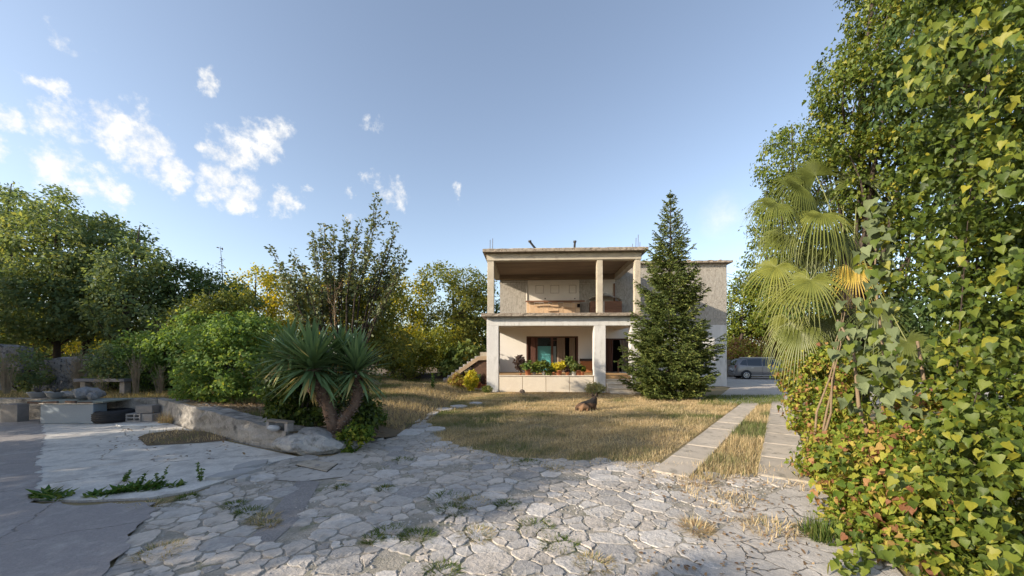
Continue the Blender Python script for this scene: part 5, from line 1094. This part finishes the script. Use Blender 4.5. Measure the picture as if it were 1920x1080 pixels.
# --- unseen grove beyond the left edge: same trees going on (they shade the yard)
src = [o for o in bpy.data.objects if o.type == 'EMPTY' and o.get('group') == grove][:4]
k = 0
for (x, y, s, rz) in SHADE:
    o = copy_tree(src[k % 4]); o.location = (x, y, 0); o.rotation_euler = (0,0,rz); o.scale = (s, s, s)
    k += 1; o['label'] = 'grove tree continuing the shady grove beyond the left edge of the picture'; o['group'] = 'grove trees beyond the left edge'
# far woods
def far_wood(name, label, pts, h, m, seed):
    r = np.random.default_rng(seed); lobes = []
    for (x, y) in pts: lobes.append(((x, y, h*.45), (r.uniform(3,4.5), 3, h*.55*r.uniform(.8,1.15))))
    (V, ps, v), _ = foliage(lobes, .5, 60, r=1.4, k=.8, vb=.4); npobj(name, npmesh(name, V, ps, m, v), label=label, cat='woods', kind='stuff')
far_wood('woods', 'far green woods closing the view behind trees and house', [(x, 44+3*math.sin(x*.3)) for x in np.arange(-75, 90, 5.0)], 6.0, L_mid, 1)
far_wood('woods', 'woods behind the grove at the left', [(-52+abs(i)*.3, 12+i*5) for i in range(0, 7)], 6.5, L_mid, 2)

# ---------------------------------------------------------------- grasses
def grass(name, label, poly, n, h, m, vfun, seed, lean=.5, w=1.0, hf=None, keep=None, kind='stuff', zfun=None):
    r = np.random.default_rng(seed); xs = [p[0] for p in poly]; ys = [p[1] for p in poly]
    x = r.uniform(min(xs), max(xs), n); y = r.uniform(min(ys), max(ys), n); kk = inside_np(x, y, poly)
    if keep is not None: kk &= keep(x, y, r)
    x, y = x[kk], y[kk]; n = len(x)
    z = np.zeros(n) if zfun is None else np.array([zfun(a, b) for a, b in zip(x, y)])
    P = np.stack([x, y, z-.005], 1); a = r.uniform(0, 6.28, n); hh = h*r.uniform(.4, 1.25, n)*(1 if hf is None else hf(x, y))
    La = np.stack([np.cos(a), np.sin(a), 0*a], 1); ll = np.abs(r.normal(0, lean, n))[:, None]; Td = nrm(np.array([0,0,1.])+La*ll); Nn = nrm(np.cross(Td, np.cross(La, Td)+1e-6)*-1+La*.01)
    tv, tp = T_BLADE; tv = tv.copy(); tv[:,0] *= 1; k = len(tv); X = np.cross(Td, Nn)
    bend = nrm(La*.9+np.array([0,0,-.5])); c2 = (tv[:,1]**2)[None,:,None]*.35*ll[:,:,None]*bend[:,None,:]
    V = P[:,None,:]+tv[None,:,0:1]*w*.42*X[:,None,:]*(.5+hh[:,None,None]*2.0)+hh[:,None,None]*(tv[None,:,1:2]*Td[:,None,:]+c2)
    off = (np.arange(n)*k)[:,None,None]; ps = [(p[None]+off).reshape(-1, p.shape[1]) for p in tp]; v = np.repeat(np.clip(vfun(x, y)+r.normal(0,.14,n), 0, 1), k)
    return npobj(name, npmesh(name, V.reshape(-1,3), ps, m, v), label=label, kind=kind), n
stones_bb = [(G(775,795).x, G(775,795).y)]
lawn = [G(*p).to_2d() for p in ((795,795),(832,833),(905,848),(965,860),(1060,864),(1225,872),(1308,815),(1386,758))]+[Vector((6.2,17.1)),Vector((-1.2,17.5)),Vector((-1.8,19.2)),Vector((-2.4,20.6)),Vector((-2.2,14.0)),Vector((-2.15,8.6))]
lawn = [tuple(p) for p in lawn]
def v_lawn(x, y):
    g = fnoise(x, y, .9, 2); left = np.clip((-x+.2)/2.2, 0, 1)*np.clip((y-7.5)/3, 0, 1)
    return .60-.55*np.clip((g-.53)*3.5, 0, 1)*.8-left*.33+.55*(fnoise(x, y, 3.1, 7)-.5)+.22*np.clip((y-13)/3,0,1)+.08*(fnoise(x, y, 4, 1)-.5)  # paler straw towards the house: the sunlit strip put into the blade colour
def path_gap(x, y, r): 
    k = np.ones(len(x), dtype=bool)
    for st in lawn_path.children:
        c = np.array([v.co[:2] for v in st.data.vertices]).mean(0)+np.array(lawn_path.location[:2]); k &= ((x-c[0])**2+(y-c[1])**2 > .26**2) | (r.random(len(x)) < .12)
    return k
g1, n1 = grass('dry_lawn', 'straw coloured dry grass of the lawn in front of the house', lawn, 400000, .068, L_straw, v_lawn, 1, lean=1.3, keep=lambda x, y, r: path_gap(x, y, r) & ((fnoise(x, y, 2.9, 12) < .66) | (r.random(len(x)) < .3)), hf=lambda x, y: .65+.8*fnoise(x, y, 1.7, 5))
g2, n2 = grass('long_dry_grass', 'longer straw tufts lying over in the dry lawn', lawn, 42000, .16, L_straw, lambda x, y: .72+0*x, 2, lean=1.3, w=.8, keep=lambda x, y, r: (fnoise(x, y, 1.9, 8) > .55) & path_gap(x, y, r))
med = [tuple(p) for p in (S1a+(S1b-S1a).normalized()*-.25+Vector((.50*.8,-.50*.6)), S2a+(S2a-S2b).normalized()*.1, S2b, S1b+Vector((.42,-.3)))]
g3, n3 = grass('median_grass', 'green and straw grass growing between the two driveway strips', med, 75000, .15, L_straw, lambda x, y: .50-.45*(fnoise(x, y, 1.5, 3) > .52)*np.clip((y-5)/2,.2,1), 3, lean=.8)
rs3 = [tuple(p) for p in (S2a+Vector((.46,-.35)), S2b+Vector((.46,-.3)), S2b+Vector((1.6,-.9)), S2a+Vector((1.3,-.6)))]
g4, n4 = grass('verge_grass', 'thin dry grass between the right strip and the vines', rs3, 16000, .10, L_straw, lambda x, y: .6+0*x, 4, lean=.8)
far = [tuple(G(*p).to_2d()) for p in ((1305,760),(1390,760),(1470,757),(1470,742),(1330,742))]
g5, n5 = grass('shade_grass', 'green grass in the shade between fir and driveway', far, 14000, .12, L_grass, lambda x, y: .5+0*x, 5, lean=.6)
bedp = [(-16,10.2),(-9.3,10.2),(-5.4,7.8),(-3.9,6.95),(-2.4,8.3),(-2.2,11),(-2.2,22),(-9,22),(-20,16)]
g6, n6 = grass('bed_grass', 'wild grass and herbs on the raised bed behind the low wall', bedp, 190000, .15, L_straw, lambda x, y: np.where(x > -6, .52-.5*(fnoise(x, y, 1.1, 9) > .62), .22+.5*(fnoise(x, y, 1.3, 9)-.3)), 6, lean=.7, zfun=H, keep=lambda x, y, r: (fnoise(x, y, .8, 6) > .35) | ((x > -5.5) & (y > 8.5)))
pp = [tuple(G(*p).to_2d()) for p in ((262,824),(275,813),(330,807),(418,811),(420,826),(372,831),(278,837))]
g7, n7 = grass('patch_grass', 'dry weeds in the soil patch of the patio', pp, 2600, .10, L_straw, lambda x, y: .45+.3*np.sin(x*5), 7, lean=.9)
g9, n9 = grass('edge_grass', 'sparse dry grass creeping out of the lawn over the paving edge', [tuple(G(*p).to_2d()) for p in ((770,790),(800,850),(900,875),(1060,885),(1260,900),(1300,850),(1200,850),(1000,845),(850,830),(815,790))], 26000, .07, L_straw, lambda x, y: .35+.3*fnoise(x, y, 3, 2), 19, lean=1.4, keep=lambda x, y, r: fnoise(x, y, 4.5, 15) > .57)
def litter(name, label, poly, n, size, m, seed, zfun=None, thr=.4):
    r = np.random.default_rng(seed); xs = [p[0] for p in poly]; ys = [p[1] for p in poly]; x = r.uniform(min(xs), max(xs), n*3); y = r.uniform(min(ys), max(ys), n*3); k = inside_np(x, y, poly) & (fnoise(x, y, 2.2, seed) > thr); x, y = x[k][:n], y[k][:n]; n = len(x)
    z = np.full(n, .022) if zfun is None else np.array([zfun(a, b)+.015 for a, b in zip(x, y)]); V, ps, v = scatter(T_OVAL, np.stack([x, y, z], 1), nrm(np.array([0,0,1.])+r.normal(size=(n,3))*.3), r.normal(size=(n,3)), size*r.uniform(.5,1.2,n), r.random(n), 1.2); npobj(name, npmesh(name, V, ps, m, v), label=label, kind='stuff')
L_brown = leafmat('fallen_brown_leaves', [(0,(.13,.08,.05)),(.5,(.26,.17,.10)),(1,(.40,.28,.15))], trans=.1)
litter('fallen_leaves', 'dry brown leaves scattered on paving and cement near the vines', [tuple(G(*p).to_2d()) for p in ((1200,870),(1490,880),(1560,1100),(1150,1100))], 420, .045, L_brown, 1)
litter('fallen_leaves', 'brown leaf litter on the raised bed along the low wall', [(-16,10.1),(-9.4,10.15),(-5.4,7.75),(-3.9,6.9),(-2.6,7.6),(-4,10),(-9,12),(-16,12)], 5200, .07, L_brown, 2, H, .2)
litter('fallen_leaves', 'a few brown leaves lying on the concrete patio and soil patch', [tuple(G(*p).to_2d()) for p in ((250,800),(420,812),(520,850),(300,870),(150,840))], 130, .06, L_brown, 3)
# litter of dry straw over the paving at the right
lit = [tuple(G(*p).to_2d()) for p in ((1240,870),(1500,880),(1530,1000),(1450,1040),(1290,930))]
g8, n8 = grass('dry_litter', 'dry straw litter scattered on the paving at the foot of the strips', lit, 9000, .11, L_straw, lambda x, y: .8+0*x, 8, lean=3.0, keep=lambda x, y, r: fnoise(x, y, 3.0, 5) > .56)
print('grass', n1, n2, n3, n4, n5, n6)
def tuft(name, label, cat, c, n, h, rad, m, vb, group=None, lean=.6, w=1.0, seed=0):
    r = np.random.default_rng(seed); a = r.uniform(0,6.28,n); q = np.sqrt(r.random(n))*rad; P = np.stack([np.cos(a)*q, np.sin(a)*q, 0*a], 1); La = np.stack([np.cos(a+r.normal(0,.6,n)), np.sin(a+r.normal(0,.6,n)), 0*a], 1)
    ll = np.abs(r.normal(lean,.3,n))[:,None]; Td = nrm(np.array([0,0,1.])+La*ll); X = nrm(np.cross(Td, La)); hh = h*r.uniform(.4,1.15,n); tv, tp = T_BLADE; bend = (tv[:,1]**2)[None,:,None]*.4*ll[:,:,None]*(La*.8+np.array([0,0,-.5]))[:,None,:]
    V = P[:,None,:]+tv[None,:,0:1]*w*.45*X[:,None,:]*(.5+hh[:,None,None]*1.5)+hh[:,None,None]*(tv[None,:,1:2]*Td[:,None,:]+bend); off = (np.arange(n)*5)[:,None,None]
    o = npobj(name, npmesh(name, V.reshape(-1,3), [(p[None]+off).reshape(-1, p.shape[1]) for p in tp], m, np.repeat(np.clip(r.normal(vb,.25,n),0,1),5)), label=label); o['category'] = cat
    if group: o['group'] = group
    o.location = c; return o
TF = [(285,948,.16,'green tuft just below the patio weeds, left of the paving'),(350,934,.10,'small green tuft near the tall weed pair'),(300,1038,.16,'wide green and straw tuft at the lower left edge of the paving'),
 (465,962,.13,'green tuft left of the asphalt repair strip'),(492,974,.13,'straw tuft touching the asphalt repair strip on its left'),(755,864,.15,'flat green tuft nearest to the bend of the garden path'),(722,918,.09,'tiny dense dark tuft alone between path bend and centre'),
 (840,936,.22,'largest green patch in the middle of the paving, left half'),(885,944,.20,'green patch in the middle of the paving, right half'),(850,958,.16,'sparse green tuft just below the largest patch'),(728,1002,.15,'green tuft left of the foreground centre'),
 (785,1008,.15,'low green and brown tuft between two foreground slabs, left of centre'),(895,1004,.16,'brown green tuft at the foreground centre'),(1005,990,.17,'green tuft right of the foreground centre'),(830,1074,.13,'brownish tuft cut by the bottom edge of the picture'),
 (1050,1024,.15,'flat green tuft in the foreground, right of centre'),(1115,1060,.14,'green tuft near the bottom edge, right of centre'),(950,948,.12,'small grass tuft between the centre patch and the lawn'),(985,868,.2,'thin green grass where lawn and paving meet'),
 (505,985,.08,'tiny straw tuft at the lower end of the repair strip'),(1305,992,.13,'dry tuft on the right paving below the driveway strip'),(700,1014,.08,'very small green sprout in the left centre joints'),(1040,880,.14,'green and straw grass at the lawn tip beside the left strip'),
 (640,915,.06,'tiny green sprout below the inspection cover'),(1310,905,.2,'straw tuft at the near end of the grass between the strips'),(440,948,.10,'short brown green tuft left of the broken flag')]
for i, (px, py, rr, lb_) in enumerate(TF):
    tuft('grass_tuft', lb_, 'grass tuft', G(px, py), int(160+900*rr), .075 if px < 1290 else .12, rr, L_grass if i % 4 and 'straw' not in lb_ and 'dry' not in lb_ else L_straw, .35 if px < 1290 else .7, group='grass tufts in the joints of the paving', seed=i, lean=1.2)
tuft('grass_tuft', 'large pale dry grass tuft by the wall corner beside the blocks', 'grass tuft', G(312, 795), 260, .32, .14, L_straw, .75, seed=77, lean=.4)
tuft('grass_tuft', 'large dry tuft on the right paving near the vines', 'grass tuft', G(1450, 995), 200, .14, .2, L_straw, .6, seed=78, lean=.9)
tuft('grass_tuft', 'green tuft at the foot of the vines at the lower right', 'grass tuft', G(1545, 1010), 500, .20, .16, L_grass, .4, seed=79, lean=.5)
# dandelion like rosettes along the patio edge
def rosette(label, c, n, l, seed, group):
    r = np.random.default_rng(seed); a = r.uniform(0,6.28,n); Td = np.stack([np.cos(a), np.sin(a), r.uniform(.2,1.2,n)], 1); Td = nrm(Td); Nn = nrm(np.array([0,0,1.])-Td*Td[:,2:]+1e-3); q = r.uniform(0,.10,n)
    V, ps, v = scatter(T_OVAL, np.stack([np.cos(a*3)*q, np.sin(a*3)*q, 0*a], 1), Nn, Td, l*r.uniform(.5,1.1,n), r.random(n), .6); o = npobj('weed', npmesh('weed', V, ps, L_weed, v), label=label); o['category'] = 'weed'; o['group'] = group; o.location = c; return o
for i, (px, py, l) in enumerate(((82,930,.16),(98,932,.15),(118,935,.14),(180,930,.12),(192,932,.12),(222,925,.17),(238,922,.15),(264,920,.17),(280,917,.16),(296,916,.15),(330,913,.12))):
    rosette('leafy green weed rosette on the patio edge, '+('leftmost','second from the left','third from the left','fourth from the left','fifth from the left','in the middle','fifth from the right','fourth from the right','third from the right','second from the right','rightmost')[i]+' of the row', G(px, py), 34, l, 200+i, 'weeds along the patio edge')
def weedstalk(label, c, h, seed, n=60, m=None, w=.04, name='weed_stalk', cat='weed', stems=2):
    r = np.random.default_rng(seed); t = thing(name, label, cat, c); mb = MB(); PP = []
    for s in range(stems):
        tip = Vector((r.normal(0,.05), r.normal(0,.05), h*(1-.25*s))); mb.tube([(0,0,0), tip*.5, tip], [.006,.005,.002], 4)
        for f in r.uniform(.15,1,n//stems): PP.append(np.array(tip)*f)
    P = np.array(PP); k = len(P); mb.build('stem', M_barkpale if m is L_twig else leaf_stem, t); V, ps, v = scatter(T_OVAL, P, nrm(r.normal(size=(k,3))+np.array([0,0,1])), r.normal(size=(k,3))+np.array([0,0,.4]), w*r.uniform(.6,1.4,k), r.random(k)); npobj('leaves', npmesh('leaves', V, ps, m or L_weed, v), t)
for px, py, h, lab in ((298,912,.22,'tall thin green weed at the patio edge, left of its pair'),(375,905,.25,'tall thin green weed at the patio edge, right of its pair'),(262,915,.18,'pale wispy weed behind the leaf rosettes'),(232,905,.15,'short wispy weed on the patio floor')):
    weedstalk(lab, G(px, py), h, px, 90, w=.035)
weedstalk('young green sapling on the lawn left of the house', G(813, 742), .95, 9, 120, w=.10, name='sapling', cat='sapling')
weedstalk('dry tall grass stalks beside the sapling on the lawn', G(797, 745), .6, 10, 60, m=L_twig, w=.09, stems=3)
weedstalk('small young tree in the dry strip behind the kerb', G(712, 735), .9, 12, 60, w=.09, name='sapling', cat='sapling')
# dry stalks against the ruined wall
def dry_stalks(label, px, py, Y, h, n, spread, seed, z=.55, m=None):
    r = random.Random(seed); c = Q(px, py, Y); c.z = z; t = thing('dry_stalks', label, 'dead plant', c); mb = MB()
    for i in range(n):
        a = r.uniform(0,6.28); l = h*r.uniform(.5,1.05); sp = spread*r.uniform(.1,1); p0 = Vector((math.cos(a)*.06, math.sin(a)*.06, 0)); p1 = Vector((math.cos(a)*sp*r.uniform(.2,.8), math.sin(a)*sp*.25, l*.6)); p2 = Vector((math.cos(a)*sp*r.uniform(.6,1.9), math.sin(a)*sp*.6, l*r.uniform(.75,1.1))); mb.tube([p0,p1,p2], [.007,.005,.002], 4, cap=False)
        if r.random() < .7: q = p1.lerp(p2, .4); mb.tube([q, q+Vector((r.uniform(-.14,.14), r.uniform(-.1,.1), r.uniform(.1,.25)))], [.006,.003], 4, cap=False)
    mb.build('stems', m or mat('dry_stalk', (.36,.29,.20), (.26,.21,.15), 8, rough=.9), t, kind='stuff')
dry_stalks('tall dry stalks at the left edge against the ruined wall', 12, 740, 11.2, 1.35, 60, .35, 1)
dry_stalks('fan of dry stalks against the ruined wall behind the rock heap', 148, 735, 11.9, 1.35, 110, .42, 2)
dry_stalks('upright dry stalk bundle right of the plank bench', 255, 735, 11.2, 1.35, 44, .28, 3)
dry_stalks('low dry stalks in front of the plank bench', 185, 730, 10.8, .55, 24, .25, 4)
dry_stalks('dry stalks left of the fresh green bush', 300, 745, 11.4, .9, 30, .35, 5)

# ---------------------------------------------------------------- potted plants and shrubs by the house
def pot(c, s, m, par, white=False): MB().lathe([(0,0),(.075*s,0),(.10*s,.13*s),(.115*s,.13*s),(.118*s,.165*s),(.10*s,.165*s),(.095*s,.14*s),(0,.14*s)], 16).build('pot', m, par)
M_whitepot = flat('white_plastic_pot', (.62,.62,.60), .5)
L_yelflower = leafmat('yellow_coleus_leaves', [(0,(.30,.32,.03)),(.5,(.55,.50,.04)),(1,(.70,.55,.05))]); L_purple = leafmat('purple_leaves', [(0,(.045,.03,.03)),(1,(.11,.07,.06))])
def potted(label, x, y, s, hp_, rp, m, size, n, potm=M_terra, z=.805, tm=T_OVAL, leg=0, vb=.5, name='potted_plant'):
    c = HW(x, y, z); t = thing(name, label, 'potted plant', c); pot(c, s, potm, t); h0 = .15*s
    lob = [((0,0,h0+leg+hp_*.5), (rp, rp*.8, hp_*.5))]
    (V, ps, v), (C, O) = foliage(lob, size, 22, tmpl=tm, r=rp*.38, k=n, vb=vb); npobj('foliage', npmesh('foliage', V, ps, m, v), t)
    mb = MB()
    for i in range(min(9, len(C))): mb.tube(limb_path((0,0,h0-.02), C[i], .08), [.010,.009,.007,.005,.002], 4, cap=False)
    mb.build('stems', M_barkpale, t)
def X(px): return ((px-913)/40.2)
potted('tall thin dark leaved plant at the left end of the porch ledge', X(977), .16, .5, .75, .24, L_purple, .12, .55, leg=.12, z=.805)
potted('feathery green plant in a round terracotta pot, leftmost on the ledge', X(992), .14, 1.75, .34, .40, L_ash, .11, 1.1)
potted('small twig plant in a tiny cream pot on the ledge', X(1003), .16, .85, .3, .10, L_mid, .07, .7, potm=M_block)
potted('wide green and yellow bushy plant in a white trough on the ledge', X(1021), .16, .8, .52, .46, L_ivy, .13, 1.1, potm=M_whitepot, vb=.55)
potted('small dark plant in a brown pot between the bush and the yellow plant', X(1040), .16, .9, .22, .12, L_dark, .08, .8)
potted('bright yellow leaved plant in a terracotta pot on the ledge', X(1050), .14, 1.45, .34, .34, L_yelflower, .12, 1.0, leg=.1)
potted('reddish leaved plant in a small terracotta pot on the ledge', X(1066), .16, .95, .34, .16, L_purple, .10, .7)
potted('pale green speckled plant in a cream pot near the chest', X(1078), .14, 1.1, .44, .26, L_fig, .11, 1.0, potm=M_whitepot)
potted('light green tall leaf plant behind the ledge near the chest', X(1070), .26, 1.1, .7, .16, L_fig, .13, .6, potm=M_block, z=.795)
potted('small green sprout in a terracotta pot in front of the chest', X(1094), .16, 1.0, .26, .12, L_laurel, .09, .6)
potted('round terracotta pot with a low plant beside the chest', X(1087), .2, 1.5, .1, .1, L_fig, .07, .6, z=.805)
potted('red terracotta pot with a grey green plant beside the outside stair', -.60, 1.3, 1.8, .45, .26, L_grove, .12, .8, z=.09)
potted('narrow pot with dry twigs leaning on the left porch pillar', -.28, 1.1, 1.2, .55, .12, L_purple, .07, .4, z=.09)
tree('bush', 'round pale silvery bush at the foot of the middle porch pillar', 'bush', G(1115, 740), [((1115-960)/FP*16.6 and (Q(1115,730,16.7).x, 16.7, .27), (.38,.32,.24))], leafmat('silver_leaves', [(0,(.26,.28,.13)),(1,(.52,.50,.26))]), .09, 34, tmpl=T_LANCE, trunk=.012, r=.12, k=1.5, nl=10, crown='foliage')
tree('bush', 'yellow leaved bush beside the outside stair', 'bush', G(884, 732), [((Q(884,710,18.2).x, 18.2, .62), (.30,.28,.36)), ((Q(882,722,18.2).x, 18.2, .3), (.22,.2,.25))], L_yelflower, .10, 30, tmpl=T_OVAL, trunk=.012, r=.13, k=1.2, nl=10, crown='foliage', vb=.35)
tree('bush', 'dry ochre bush under the stair slab', 'bush', G(854, 730), [((Q(855,712,18.6).x, 18.6, .48), (.42,.3,.40))], L_vine, .11, 30, tmpl=T_LANCE, trunk=.012, r=.15, k=1.2, nl=10, crown='foliage', vb=.8)
tree('bush', 'small green weed clump at the left corner of the house', 'bush', G(912, 738), [((Q(914,730,17.2).x, 17.2, .16), (.22,.18,.15))], L_grass, .09, 26, tmpl=T_LANCE, trunk=.008, r=.09, k=1.2, nl=5, crown='foliage')
boulder('stone', 'brown lump of stone against the porch plinth', G(979, 738), (.28,.2,.24), 71, m=mat('brown_stone', (.22,.17,.13), (.15,.11,.09), 5, bump=.8), sub=2)
bpy.context.view_layer.update()
print('tris', sum(sum(p.loop_total-2 for p in me.polygons) for me in bpy.data.meshes) if False else sum(len(me.loops)-2*len(me.polygons) for me in bpy.data.meshes))
